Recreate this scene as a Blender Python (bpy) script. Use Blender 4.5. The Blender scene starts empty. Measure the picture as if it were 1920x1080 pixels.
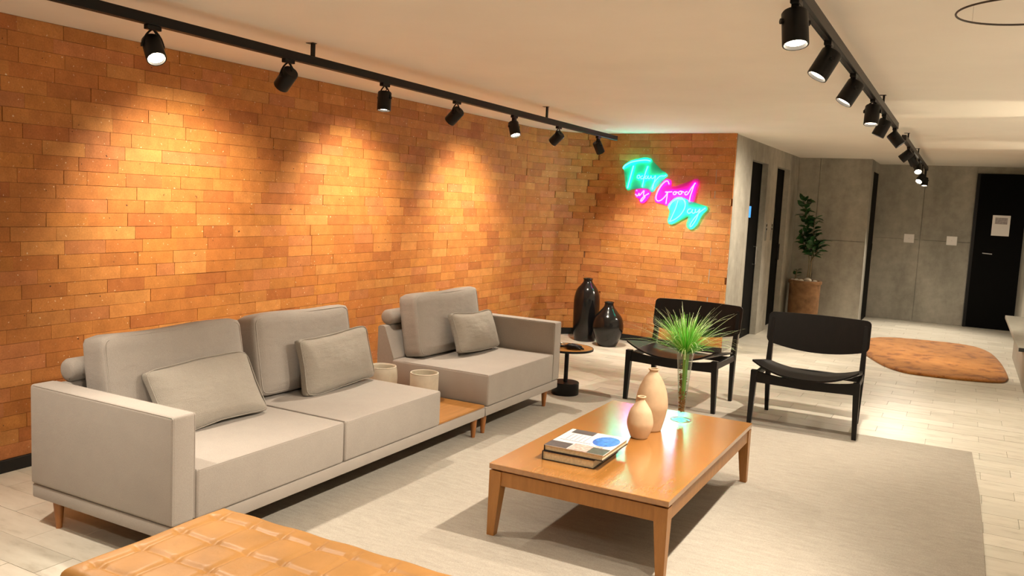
import bpy, bmesh, math, random
from mathutils import Vector, Matrix, Quaternion
random.seed(7)
R = math.radians
scene = bpy.context.scene
C = scene.collection

# ------------------------------------------------------------------ camera
CAM = Vector((0.0, 0.0, 1.5))
FPX = 1585.545
YAW, PITCH, ROLL = R(27.9483), R(6.0412), R(2.8236)
_f = Vector((-math.sin(YAW) * math.cos(PITCH), math.cos(YAW) * math.cos(PITCH), -math.sin(PITCH)))
_r = Vector((math.cos(YAW), math.sin(YAW), 0))
_u = _r.cross(_f)
_r2 = _r * math.cos(ROLL) + _u * math.sin(ROLL)
_u2 = -_r * math.sin(ROLL) + _u * math.cos(ROLL)
cd = bpy.data.cameras.new('camera')
cd.sensor_width = 36
cd.lens = FPX / 1920 * 36
cd.clip_start = 0.05
cam = bpy.data.objects.new('camera', cd)
cam.matrix_world = Matrix(((_r2.x, _u2.x, -_f.x, CAM.x), (_r2.y, _u2.y, -_f.y, CAM.y), (_r2.z, _u2.z, -_f.z, CAM.z), (0, 0, 0, 1)))
C.objects.link(cam)
scene.camera = cam


def in_view(p, margin=60):
    d = Vector(p) - CAM
    z = d.dot(_f)
    if z < 0.2:
        return False
    x = d.dot(_r2) / z * FPX + 960
    y = -d.dot(_u2) / z * FPX + 540
    return -margin < x < 1920 + margin and -margin < y < 1080 + margin


# ------------------------------------------------------------------ world and exposure
w = bpy.data.worlds.new('world')
scene.world = w
w.use_nodes = True
w.node_tree.nodes['Background'].inputs[0].default_value = (0.05, 0.045, 0.04, 1)
w.node_tree.nodes['Background'].inputs[1].default_value = 0.3
vs = scene.view_settings
vs.view_transform = 'Standard'
vs.look = 'None'
vs.gamma = 1
vs.use_curve_mapping = False
vs.exposure = 0.17
WARM = (1.0, 0.86, 0.69)
WALLWARM = (1.0, 0.80, 0.54)
P_WALL, P_ROOM, P_HALL, P_UP, P_FILL = 150, 100, 160, 32, 74
CEIL = 2.265


# ------------------------------------------------------------------ materials
def newmat(name):
    m = bpy.data.materials.new(name)
    m.use_nodes = True
    nt = m.node_tree
    return m, nt, nt.nodes['Principled BSDF'], nt.nodes, nt.links


def tex_coord(n, l, scale=(1, 1, 1), kind='Object'):
    tc = n.new('ShaderNodeTexCoord')
    mp = n.new('ShaderNodeMapping')
    mp.inputs['Scale'].default_value = scale
    l.new(tc.outputs[kind], mp.inputs[0])
    return mp.outputs[0]


def world_coord(n, l, scale=(1, 1, 1)):
    g = n.new('ShaderNodeNewGeometry')
    mp = n.new('ShaderNodeMapping')
    mp.inputs['Scale'].default_value = scale
    l.new(g.outputs['Position'], mp.inputs[0])
    return mp.outputs[0]


def noise(n, l, vec, scale, detail=4, rough=0.55):
    t = n.new('ShaderNodeTexNoise')
    t.inputs['Scale'].default_value = scale
    t.inputs['Detail'].default_value = detail
    t.inputs['Roughness'].default_value = rough
    l.new(vec, t.inputs['Vector'])
    return t.outputs['Fac']


def ramp(n, l, fac, stops):
    r = n.new('ShaderNodeValToRGB')
    e = r.color_ramp.elements
    while len(e) < len(stops):
        e.new(0.5)
    for i, (p, c) in enumerate(stops):
        e[i].position = p
        e[i].color = (*c, 1) if len(c) == 3 else c
    l.new(fac, r.inputs[0])
    return r.outputs[0]


def mix(n, l, a, b, fac, mode='MIX'):
    m = n.new('ShaderNodeMix')
    m.data_type = 'RGBA'
    m.blend_type = mode
    for sock, v in ((m.inputs[0], fac), (m.inputs[6], a), (m.inputs[7], b)):
        if isinstance(v, (int, float)):
            sock.default_value = v
        elif isinstance(v, tuple):
            sock.default_value = (*v, 1)
        else:
            l.new(v, sock)
    return m.outputs[2]


def bump(n, l, bsdf, h, strength=0.2, dist=0.01):
    b = n.new('ShaderNodeBump')
    b.inputs['Strength'].default_value = strength
    b.inputs['Distance'].default_value = dist
    l.new(h, b.inputs['Height'])
    l.new(b.outputs[0], bsdf.inputs['Normal'])


def plain(name, col, rough=0.6, metal=0.0, spec=0.5, var=0.0, vscale=20, bmp=0.0):
    m, nt, b, n, l = newmat(name)
    b.inputs['Base Color'].default_value = (*col, 1)
    b.inputs['Roughness'].default_value = rough
    b.inputs['Metallic'].default_value = metal
    b.inputs['Specular IOR Level'].default_value = spec
    v = tex_coord(n, l)
    f = noise(n, l, v, vscale)
    lo = tuple(c * (1 - var) for c in col)
    hi = tuple(min(1, c * (1 + var)) for c in col)
    l.new(ramp(n, l, f, [(0.3, lo), (0.7, hi)]), b.inputs['Base Color'])
    if bmp:
        bump(n, l, b, noise(n, l, v, vscale * 6), bmp, 0.003)
    return m


def brick_mat(name, source):
    m, nt, b, n, l = newmat(name)
    if source == 'object':
        oi = n.new('ShaderNodeObjectInfo')
        tint = oi.outputs['Color']
    else:
        a = n.new('ShaderNodeAttribute')
        a.attribute_name = 'tint'
        tint = a.outputs['Color']
    v = world_coord(n, l)
    mott = ramp(n, l, noise(n, l, v, 14, 5), [(0.3, (0.84, 0.81, 0.79)), (0.7, (1.08, 1.07, 1.06))])
    c = mix(n, l, tint, mott, 1.0, 'MULTIPLY')
    fine = ramp(n, l, noise(n, l, v, 120, 2), [(0.3, (0.88, 0.86, 0.84)), (0.7, (1.05, 1.05, 1.05))])
    c = mix(n, l, c, fine, 1.0, 'MULTIPLY')
    # pale lime specks, a trait of these bricks
    sp = ramp(n, l, noise(n, l, v, 62, 2, 0.4), [(0.71, (0, 0, 0)), (0.76, (1, 1, 1))])
    c = mix(n, l, c, (0.80, 0.62, 0.42), sp)
    pit = ramp(n, l, noise(n, l, v, 47, 1, 0.4), [(0.185, (1, 1, 1)), (0.215, (0, 0, 0))])
    c = mix(n, l, c, (0.08, 0.03, 0.015), pit)
    l.new(c, b.inputs['Base Color'])
    b.inputs['Roughness'].default_value = 0.62
    b.inputs['Specular IOR Level'].default_value = 0.35
    bump(n, l, b, noise(n, l, v, 60, 4), 0.35, 0.004)
    return m


def concrete_mat(name, col, scale=1.0, rough=0.7):
    m, nt, b, n, l = newmat(name)
    v = world_coord(n, l)
    v2 = world_coord(n, l, (1, 1, 0.35))
    big = ramp(n, l, noise(n, l, v2, 1.6 * scale, 6, 0.6), [(0.3, tuple(c * 0.62 for c in col)), (0.52, col), (0.72, tuple(c * 1.25 for c in col))])
    fine = ramp(n, l, noise(n, l, v, 9 * scale, 8, 0.65), [(0.3, (0.82, 0.82, 0.80)), (0.7, (1.1, 1.1, 1.1))])
    l.new(mix(n, l, big, fine, 1.0, 'MULTIPLY'), b.inputs['Base Color'])
    b.inputs['Roughness'].default_value = rough
    bump(n, l, b, noise(n, l, v, 35, 6), 0.12, 0.004)
    return m


def tile_mat(name, source):
    m, nt, b, n, l = newmat(name)
    if source == 'object':
        oi = n.new('ShaderNodeObjectInfo')
        tint = oi.outputs['Color']
    else:
        a = n.new('ShaderNodeAttribute')
        a.attribute_name = 'tint'
        tint = a.outputs['Color']
    v = world_coord(n, l, (1.0, 3.2, 1))
    vein = ramp(n, l, noise(n, l, v, 5.5, 7, 0.62), [(0.30, (0.78, 0.76, 0.72)), (0.45, (0.98, 0.97, 0.95)), (0.7, (1.08, 1.08, 1.07))])
    l.new(mix(n, l, tint, vein, 1.0, 'MULTIPLY'), b.inputs['Base Color'])
    b.inputs['Roughness'].default_value = 0.38
    b.inputs['Specular IOR Level'].default_value = 0.4
    return m


def fabric_mat(name, col, var=0.03, weave=420, strength=0.25, rough=0.95, wrinkle=0.0):
    m, nt, b, n, l = newmat(name)
    v = tex_coord(n, l)
    f1 = noise(n, l, v, weave, 2)
    f2 = noise(n, l, v, 9, 4)
    c1 = ramp(n, l, f2, [(0.3, tuple(c * (1 - var) for c in col)), (0.7, tuple(min(1, c * (1 + var)) for c in col))])
    c2 = ramp(n, l, f1, [(0.3, (0.88, 0.88, 0.88)), (0.7, (1.08, 1.08, 1.08))])
    l.new(mix(n, l, c1, c2, 1.0, 'MULTIPLY'), b.inputs['Base Color'])
    b.inputs['Roughness'].default_value = rough
    b.inputs['Specular IOR Level'].default_value = 0.15
    b.inputs['Sheen Weight'].default_value = 0.15
    h = f1
    if wrinkle:
        wv = n.new('ShaderNodeMath')
        wv.operation = 'MULTIPLY_ADD'
        l.new(noise(n, l, tex_coord(n, l, (1, 1, 2.2)), 7, 3, 0.45), wv.inputs[0])
        wv.inputs[1].default_value = wrinkle
        l.new(f1, wv.inputs[2])
        h = wv.outputs[0]
    bump(n, l, b, h, strength, 0.004)
    return m


def wood_mat(name, c1, c2, axis=(9, 1, 9), rough=0.35, scale=4, spec=0.5, coat=0.0, coat_rough=0.16):
    m, nt, b, n, l = newmat(name)
    v = tex_coord(n, l, axis)
    f = noise(n, l, v, scale, 6, 0.6)
    v2 = tex_coord(n, l, tuple(a * 6 for a in axis))
    f2 = noise(n, l, v2, scale * 1.5, 3)
    base = ramp(n, l, f, [(0.3, c1), (0.7, c2)])
    fine = ramp(n, l, f2, [(0.35, (0.96, 0.955, 0.95)), (0.65, (1.02, 1.02, 1.02))])
    l.new(mix(n, l, base, fine, 1.0, 'MULTIPLY'), b.inputs['Base Color'])
    b.inputs['Roughness'].default_value = rough
    b.inputs['Specular IOR Level'].default_value = spec
    b.inputs['Coat Weight'].default_value = coat
    b.inputs['Coat Roughness'].default_value = coat_rough
    b.inputs['Coat IOR'].default_value = 1.7
    return m


def emit_mat(name, col, strength):
    m, nt, b, n, l = newmat(name)
    b.inputs['Base Color'].default_value = (*col, 1)
    b.inputs['Emission Color'].default_value = (*col, 1)
    b.inputs['Emission Strength'].default_value = strength
    return m


M = {}
M['brick'] = brick_mat('brick_single', 'object')
M['brick_field'] = brick_mat('brick_field', 'attr')
M['mortar'] = plain('mortar', (0.20, 0.085, 0.035), 0.95, var=0.3, vscale=40)
M['paint'] = plain('ceiling_paint', (0.86, 0.815, 0.735), 0.85, var=0.03, vscale=1.5)
M['paint_wall'] = plain('wall_paint', (0.80, 0.77, 0.72), 0.85, var=0.03, vscale=1.5)
M['concrete'] = concrete_mat('concrete', (0.40, 0.38, 0.325))
M['concrete_plain'] = concrete_mat('concrete_plain', (0.40, 0.38, 0.33))
M['tile'] = tile_mat('floor_tile', 'object')
M['tile_field'] = tile_mat('floor_tile_field', 'attr')
M['grout'] = plain('grout', (0.46, 0.44, 0.39), 0.9, var=0.1)
M['black_trim'] = plain('black_trim', (0.006, 0.006, 0.006), 0.6)
M['black_metal'] = plain('black_metal', (0.006, 0.0055, 0.0055), 0.42, spec=0.25)
M['black_door'] = plain('black_door', (0.003, 0.003, 0.003), 0.6, spec=0.06)
M['black_wood'] = wood_mat('black_wood', (0.006, 0.006, 0.006), (0.009, 0.008, 0.008), (9, 9, 1), 0.38, spec=0.25)
M['black_glaze'] = plain('black_glaze', (0.006, 0.006, 0.007), 0.16, var=0.2)
M['fabric'] = fabric_mat('sofa_fabric', (0.365, 0.332, 0.300))
M['fabric_soft'] = fabric_mat('cushion_fabric', (0.365, 0.332, 0.300), strength=0.5, wrinkle=3.0)
M['fabric_pillow'] = fabric_mat('pillow_fabric', (0.375, 0.343, 0.298), strength=0.8, wrinkle=5.0)
M['seam'] = plain('seam_thread', (0.10, 0.08, 0.06), 0.9)
M['leg_wood'] = wood_mat('leg_wood', (0.26, 0.095, 0.025), (0.38, 0.15, 0.04), (12, 12, 1.5), 0.4)
M['platform_wood'] = wood_mat('platform_wood', (0.28, 0.12, 0.025), (0.42, 0.19, 0.045), (9, 1, 9), 0.35)
M['table_wood'] = wood_mat('table_wood', (0.35, 0.15, 0.032), (0.43, 0.19, 0.045), (10, 1.1, 10), 0.22, 4, 0.6, 1.0)
M['table_leg'] = wood_mat('table_leg_wood', (0.31, 0.13, 0.027), (0.40, 0.175, 0.04), (12, 12, 1.5), 0.35)
m, nt, b, n, l = newmat('rug_wool')
v = world_coord(n, l, (1.0, 4.5, 1))
f = noise(n, l, v, 9, 6, 0.7)
c1 = ramp(n, l, f, [(0.32, (0.35, 0.322, 0.275)), (0.5, (0.39, 0.36, 0.31)), (0.68, (0.425, 0.392, 0.34))])
f1 = noise(n, l, world_coord(n, l), 260, 2)
c2 = ramp(n, l, f1, [(0.3, (0.85, 0.85, 0.85)), (0.7, (1.1, 1.1, 1.1))])
l.new(mix(n, l, c1, c2, 1.0, 'MULTIPLY'), b.inputs['Base Color'])
b.inputs['Roughness'].default_value = 0.97
b.inputs['Specular IOR Level'].default_value = 0.1
bump(n, l, b, f1, 0.4, 0.004)
M['rug'] = m
M['leather'] = plain('tan_leather', (0.39, 0.198, 0.060), 0.46, spec=0.4, var=0.1, vscale=9, bmp=0.25)
M['terracotta'] = plain('terracotta', (0.58, 0.42, 0.27), 0.75, var=0.1, vscale=14, bmp=0.15)
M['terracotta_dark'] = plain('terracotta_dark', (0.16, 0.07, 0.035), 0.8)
M['ceramic'] = plain('pale_ceramic', (0.58, 0.53, 0.43), 0.55, var=0.06, vscale=30)
M['rust'] = plain('rust_pot', (0.27, 0.14, 0.06), 0.75, var=0.35, vscale=11, bmp=0.2)
M['soil'] = plain('soil', (0.03, 0.02, 0.012), 0.95, var=0.4)
M['stone'] = plain('white_stone', (0.75, 0.70, 0.60), 0.8, var=0.1)
M['leaf'] = plain('glossy_leaf', (0.022, 0.085, 0.022), 0.38, var=0.45, vscale=5)
M['stem'] = plain('stem', (0.25, 0.20, 0.12), 0.8, var=0.2)
M['bark'] = plain('bark_chips', (0.30, 0.13, 0.04), 0.8, var=0.5, vscale=60)
M['plate'] = plain('white_plastic', (0.90, 0.87, 0.84), 0.5)
M['chrome'] = plain('brushed_steel', (0.6, 0.6, 0.6), 0.3, metal=1.0)
M['bench_stone'] = plain('bench_stone', (0.36, 0.35, 0.30), 0.45, var=0.08, vscale=12)
M['bench_side'] = plain('bench_side', (0.40, 0.37, 0.31), 0.6, var=0.08, vscale=12)
M['book_dark'] = plain('book_dark_cover', (0.018, 0.014, 0.016), 0.4)
M['book_white'] = plain('book_white_cover', (0.72, 0.68, 0.66), 0.3)
M['book_pages'] = plain('book_pages', (0.72, 0.62, 0.42), 0.85, var=0.12, vscale=90)
M['print_grey'] = plain('print_grey', (0.07, 0.06, 0.065), 0.35, var=0.3, vscale=60)
M['print_green'] = plain('print_green_grey', (0.07, 0.075, 0.06), 0.35, var=0.3, vscale=60)
M['print_blue'] = plain('print_blue', (0.04, 0.17, 0.62), 0.3, var=0.5, vscale=55)
M['print_pink'] = plain('print_pink', (0.55, 0.36, 0.33), 0.35, var=0.5, vscale=70)
M['print_ink'] = plain('print_ink', (0.10, 0.12, 0.22), 0.4)
M['ring_wire'] = plain('ring_wire', (0.05, 0.035, 0.025), 0.5)
M['paper_print'] = plain('paper_print', (0.42, 0.38, 0.38), 0.7, var=0.3, vscale=40)
M['blue_screen'] = emit_mat('blue_lit_glass', (0.05, 0.28, 0.7), 1.2)
M['lens'] = emit_mat('lamp_lens', (1.0, 0.84, 0.62), 22)
M['lens_fill'] = emit_mat('fill_lens_dim', (1.0, 0.84, 0.62), 9)
M['neon_cyan'] = emit_mat('neon_cyan', (0.012, 1.0, 0.68), 34)
M['neon_pink'] = emit_mat('neon_pink', (1.0, 0.022, 0.72), 30)

m, nt, b, n, l = newmat('clear_glass')
n.remove(b)
out = [x for x in n if x.type == 'OUTPUT_MATERIAL'][0]
gl = n.new('ShaderNodeBsdfGlossy')
gl.inputs['Roughness'].default_value = 0.03
tr = n.new('ShaderNodeBsdfTransparent')
tr.inputs[0].default_value = (0.90, 0.95, 0.92, 1)
lw = n.new('ShaderNodeLayerWeight')
lw.inputs[0].default_value = 0.5
pw = n.new('ShaderNodeMath')
pw.operation = 'POWER'
pw.inputs[1].default_value = 3.5
l.new(lw.outputs['Facing'], pw.inputs[0])
fr = n.new('ShaderNodeMath')
fr.operation = 'MULTIPLY_ADD'
fr.inputs[1].default_value = 0.85
fr.inputs[2].default_value = 0.06
l.new(pw.outputs[0], fr.inputs[0])
ms = n.new('ShaderNodeMixShader')
l.new(fr.outputs[0], ms.inputs[0])
l.new(tr.outputs[0], ms.inputs[1])
l.new(gl.outputs[0], ms.inputs[2])
l.new(ms.outputs[0], out.inputs[0])
M['glass'] = m

for nm, col in (('acrylic_cyan', (0.10, 0.80, 0.62, 1)), ('acrylic_pink', (0.80, 0.08, 0.62, 1))):  # clear sign plates; the neon glow is painted in as a tint
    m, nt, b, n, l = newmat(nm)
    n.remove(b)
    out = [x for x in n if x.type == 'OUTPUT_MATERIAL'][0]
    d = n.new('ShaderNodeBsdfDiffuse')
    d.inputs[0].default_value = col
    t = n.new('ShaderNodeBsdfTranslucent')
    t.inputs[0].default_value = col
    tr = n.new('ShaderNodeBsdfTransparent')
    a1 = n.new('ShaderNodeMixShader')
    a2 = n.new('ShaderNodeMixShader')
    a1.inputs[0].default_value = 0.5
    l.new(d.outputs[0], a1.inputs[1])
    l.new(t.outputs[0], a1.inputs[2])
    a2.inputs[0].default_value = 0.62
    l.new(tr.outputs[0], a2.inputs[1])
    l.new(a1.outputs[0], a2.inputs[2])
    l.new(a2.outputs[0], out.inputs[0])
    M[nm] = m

m, nt, b, n, l = newmat('shag_wool')
v = tex_coord(n, l)
f = noise(n, l, v, 7.5, 4, 0.6)
c = ramp(n, l, f, [(0.38, (0.30, 0.105, 0.022)), (0.46, (0.50, 0.205, 0.045)), (0.7, (0.60, 0.265, 0.07))])
l.new(c, b.inputs['Base Color'])
b.inputs['Roughness'].default_value = 1.0
b.inputs['Specular IOR Level'].default_value = 0.1
b.inputs['Sheen Weight'].default_value = 0.3
bump(n, l, b, noise(n, l, v, 90, 3), 0.8, 0.02)
M['shag'] = m

m, nt, b, n, l = newmat('grass_blade')
a = n.new('ShaderNodeAttribute')
a.attribute_name = 'tint'
l.new(a.outputs['Color'], b.inputs['Base Color'])
b.inputs['Roughness'].default_value = 0.45
M['grass'] = m


# ------------------------------------------------------------------ mesh helpers
def finish(name, bm, mat, parent=None, loc=(0, 0, 0), smooth=False, rot=None):
    me = bpy.data.meshes.new(name)
    bmesh.ops.recalc_face_normals(bm, faces=bm.faces)
    bm.to_mesh(me)
    bm.free()
    if smooth:
        for p in me.polygons:
            p.use_smooth = True
        if smooth == 'auto':
            try:
                me.set_sharp_from_angle(angle=R(35))
            except Exception:
                pass
    me.materials.append(M[mat] if isinstance(mat, str) else mat)
    o = bpy.data.objects.new(name, me)
    C.objects.link(o)
    if parent:
        o.parent = parent
    o.location = loc
    if rot:
        o.rotation_euler = rot
    return o


def thing(name, label, cat, loc=(0, 0, 0), rotz=0.0, group=None):
    o = bpy.data.objects.new(name, None)
    o.empty_display_size = 0.1
    C.objects.link(o)
    o.location = loc
    o.rotation_euler = (0, 0, rotz)
    return tag(o, label, cat, group)


def tag(o, label, cat, group=None):
    o['label'] = label
    o['category'] = cat
    if group:
        o['group'] = group
    return o


def struct(o, label=None):
    o['kind'] = 'structure'
    if label:
        o['label'] = label
    return o


def box(bm, x0, x1, y0, y1, z0, z1, bev=0.0, seg=1):
    g = bmesh.ops.create_cube(bm, size=1)
    vs_ = g['verts']
    for v in vs_:
        v.co = Vector((x0 + (v.co.x + .5) * (x1 - x0), y0 + (v.co.y + .5) * (y1 - y0), z0 + (v.co.z + .5) * (z1 - z0)))
    if bev:
        es = list({e for v in vs_ for e in v.link_edges})
        bmesh.ops.bevel(bm, geom=es, offset=bev, segments=seg, affect='EDGES', profile=0.5)
    return bm


def B(*a, **k):
    return box(bmesh.new(), *a, **k)


def frustum(bm, p0, p1, s0, s1):
    """square bar from p0 (size s0) to p1 (size s1); sizes are (sx, sy)"""
    vs0 = [bm.verts.new((p0[0] + dx * s0[0] / 2, p0[1] + dy * s0[1] / 2, p0[2])) for dx, dy in ((-1, -1), (1, -1), (1, 1), (-1, 1))]
    vs1 = [bm.verts.new((p1[0] + dx * s1[0] / 2, p1[1] + dy * s1[1] / 2, p1[2])) for dx, dy in ((-1, -1), (1, -1), (1, 1), (-1, 1))]
    bm.faces.new(vs0[::-1])
    bm.faces.new(vs1)
    for i in range(4):
        j = (i + 1) % 4
        bm.faces.new((vs0[i], vs0[j], vs1[j], vs1[i]))
    return bm


def lathe(bm, prof, seg=32, cap=True):
    rings = []
    for r, z in prof:
        if r < 1e-5:
            rings.append([bm.verts.new((0, 0, z))])
        else:
            rings.append([bm.verts.new((r * math.cos(2 * math.pi * i / seg), r * math.sin(2 * math.pi * i / seg), z)) for i in range(seg)])
    for a, b_ in zip(rings, rings[1:]):
        for i in range(seg):
            j = (i + 1) % seg
            if len(a) == 1 and len(b_) == 1:
                continue
            if len(a) == 1:
                bm.faces.new((a[0], b_[j], b_[i]))
            elif len(b_) == 1:
                bm.faces.new((a[i], a[j], b_[0]))
            else:
                bm.faces.new((a[i], a[j], b_[j], b_[i]))
    if cap:
        for rg in (rings[0], rings[-1]):
            if len(rg) > 2:
                bm.faces.new(rg)
    return bm


def smooth_profile(pts, n=5):
    """Catmull-Rom through a list of (r, z)"""
    out_ = []
    P = [pts[0]] + list(pts) + [pts[-1]]
    for i in range(1, len(P) - 2):
        p0, p1, p2, p3 = P[i - 1], P[i], P[i + 1], P[i + 2]
        for k in range(n):
            t_ = k / n
            out_.append(tuple(0.5 * ((2 * p1[a]) + (-p0[a] + p2[a]) * t_ + (2 * p0[a] - 5 * p1[a] + 4 * p2[a] - p3[a]) * t_ ** 2 + (-p0[a] + 3 * p1[a] - 3 * p2[a] + p3[a]) * t_ ** 3) for a in range(len(p1))))
    out_.append(tuple(pts[-1]))
    return out_


def tube(bm, pts, r, seg=8, closed=False):
    pts = [Vector(p) for p in pts]
    k = len(pts)
    rr = r if isinstance(r, (list, tuple)) else [r] * k
    rings = []
    up = None
    for i, p in enumerate(pts):
        if closed:
            d_ = (pts[(i + 1) % k] - pts[i - 1]).normalized()
        else:
            d_ = (pts[min(i + 1, k - 1)] - pts[max(i - 1, 0)]).normalized()
        if up is None:
            up = d_.orthogonal().normalized()
        up = (up - d_ * up.dot(d_))
        up = up.normalized() if up.length > 1e-6 else d_.orthogonal().normalized()
        s = d_.cross(up)
        rings.append([bm.verts.new(p + (up * math.cos(2 * math.pi * j / seg) + s * math.sin(2 * math.pi * j / seg)) * rr[i]) for j in range(seg)])
    pairs = list(zip(rings, rings[1:]))
    if closed:
        pairs.append((rings[-1], rings[0]))
    for a, b_ in pairs:
        for j in range(seg):
            q = (j + 1) % seg
            bm.faces.new((a[j], a[q], b_[q], b_[j]))
    if not closed:
        bm.faces.new(rings[0][::-1])
        bm.faces.new(rings[-1])
    return bm


def prism(bm, poly, z0, z1):
    """extrude a 2D polygon (x, y) from z0 to z1"""
    a = [bm.verts.new((x, y, z0)) for x, y in poly]
    b_ = [bm.verts.new((x, y, z1)) for x, y in poly]
    bm.faces.new(a[::-1])
    bm.faces.new(b_)
    for i in range(len(poly)):
        j = (i + 1) % len(poly)
        bm.faces.new((a[i], a[j], b_[j], b_[i]))
    return bm


def soft_box(hw, ht, hh, r, bulge, n=11, side=0.0, pinch=0.0):
    """soft block: half width (x), half thickness (y), half height (z); faces +-y bulge"""
    bm = bmesh.new()
    g = bmesh.ops.create_cube(bm, size=2)
    bmesh.ops.subdivide_edges(bm, edges=bm.edges[:], cuts=n, use_grid_fill=True)
    for v in bm.verts:
        a, b_, c_ = v.co
        q = Vector((a * hw, b_ * ht, c_ * hh))
        inner = Vector((max(-(hw - r), min(hw - r, q.x)), max(-(ht - r), min(ht - r, q.y)), max(-(hh - r), min(hh - r, q.z))))
        d_ = q - inner
        p = inner + (d_.normalized() * r if d_.length > 1e-9 else d_)
        k = (1 - a * a) * (1 - c_ * c_)
        p.y += b_ * bulge * max(0, k) ** 0.75
        if side:
            p.x += a * side * (1 - c_ * c_)
            p.z += c_ * side * (1 - a * a)
        if pinch:   # corners drawn out into points
            p.x *= 1 - pinch * (1 - c_ * c_)
            p.z *= 1 - pinch * (1 - a * a)
        v.co = p
    return bm


def cyl_between(bm, p0, p1, r0, r1=None, seg=12):
    r1 = r0 if r1 is None else r1
    return tube(bm, [p0, p1], [r0, r1], seg)


# ================================================================== THE SETTING
WX = -4.16                      # face of the long brick wall
K = -0.19 / 1.5                 # slope of the back brick wall in plan
ORG = Vector((-2.12, 8.67, 0))  # right end of the back brick wall
EU = Vector((1, K, 0)).normalized()
EN = Vector((K, -1, 0)).normalized()      # towards the room

# plan path of the curved back wall
path = []
for i in range(25):
    t_ = i / 24
    p0, p1, p2, p3 = Vector((WX, 8.05)), Vector((WX, 8.45)), Vector((-3.95, 8.90)), Vector((-3.58, 8.67 + K * (-3.58 + 2.12)))
    path.append(p0 * (1 - t_) ** 3 + p1 * 3 * t_ * (1 - t_) ** 2 + p2 * 3 * t_ * t_ * (1 - t_) + p3 * t_ ** 3)
path.append(Vector((-2.12, 8.67)))


def path_at(s):
    for a, b_ in zip(path, path[1:]):
        L_ = (b_ - a).length
        if s <= L_ or b_ is path[-1]:
            d_ = (b_ - a).normalized()
            return a + d_ * s, d_
        s -= L_


PATH_LEN = sum((b_ - a).length for a, b_ in zip(path, path[1:]))

# floor slab, ceiling
o = finish('floor', B(-4.3, 2.7, -1.6, 13.9, -0.10, -0.006), 'grout')
struct(o, 'pale stone tiled lobby floor')
FLOOR = o
o = finish('ceiling', B(-4.3, 2.7, -1.6, 13.9, CEIL, CEIL + 0.1), 'paint')
struct(o, 'smooth cream painted ceiling')

wall_left = struct(finish('wall_left', B(WX - 0.14, WX - 0.004, -1.6, 8.05, 0, CEIL), 'mortar'), 'long wall of orange clay bricks behind the sofa')
bm = bmesh.new()
inner = [p for p in path]
poly = [(p.x - 0.004 * 0, p.y) for p in inner]
off = []
for i, p in enumerate(path):
    a = path[max(i - 1, 0)]
    c_ = path[min(i + 1, len(path) - 1)]
    d_ = (c_ - a).normalized()
    off.append(Vector((p.x - d_.y * 0.022, p.y + d_.x * 0.022)))
outer = [Vector((p.x - 0.1, p.y + 0.12)) for p in off]
prism(bm, [(p.x, p.y) for p in off] + [(p.x, p.y) for p in outer[::-1]], 0, CEIL)
wall_back = struct(finish('wall_back', bm, 'mortar'), 'curved wall of orange clay bricks that carries the neon sign')

# bricks ------------------------------------------------------------
BL, BH, BD = 0.242, 0.0733, 0.018
Z0 = 0.065
TINTS = [(0.54, 0.225, 0.062), (0.52, 0.205, 0.055), (0.57, 0.250, 0.075), (0.50, 0.195, 0.055), (0.45, 0.165, 0.050),
         (0.53, 0.215, 0.080), (0.59, 0.275, 0.085), (0.54, 0.230, 0.058), (0.55, 0.235, 0.065), (0.53, 0.215, 0.06)]


def brick_tint():
    t0 = random.choice(TINTS)
    k = random.uniform(0.92, 1.08)
    return tuple(c * k for c in t0) + (1,)


def brick_list(length):
    res = []
    for row in range(30):
        s = -random.choice((0.0, 0.12, 0.06, 0.18)) - random.uniform(0, 0.02)
        if row % 2:
            s -= 0.121
        while s < length:
            L_ = BL * random.uniform(0.97, 1.02)
            if random.random() < 0.05:
                L_ *= 0.55
            a, b_ = max(s, 0), min(s + L_, length)
            if b_ - a > 0.02:
                res.append((row, a, b_))
            s += L_
    return res


bm = box(bmesh.new(), -0.5, 0.5, 0, BD, -0.5, 0.5)
fe = [e for e in bm.edges if all(abs(v.co.y) < 1e-6 for v in e.verts)]
brick_mesh_o = finish('brick_proto', bm, 'brick')
brick_mesh = brick_mesh_o.data
bpy.data.objects.remove(brick_mesh_o)


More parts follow.
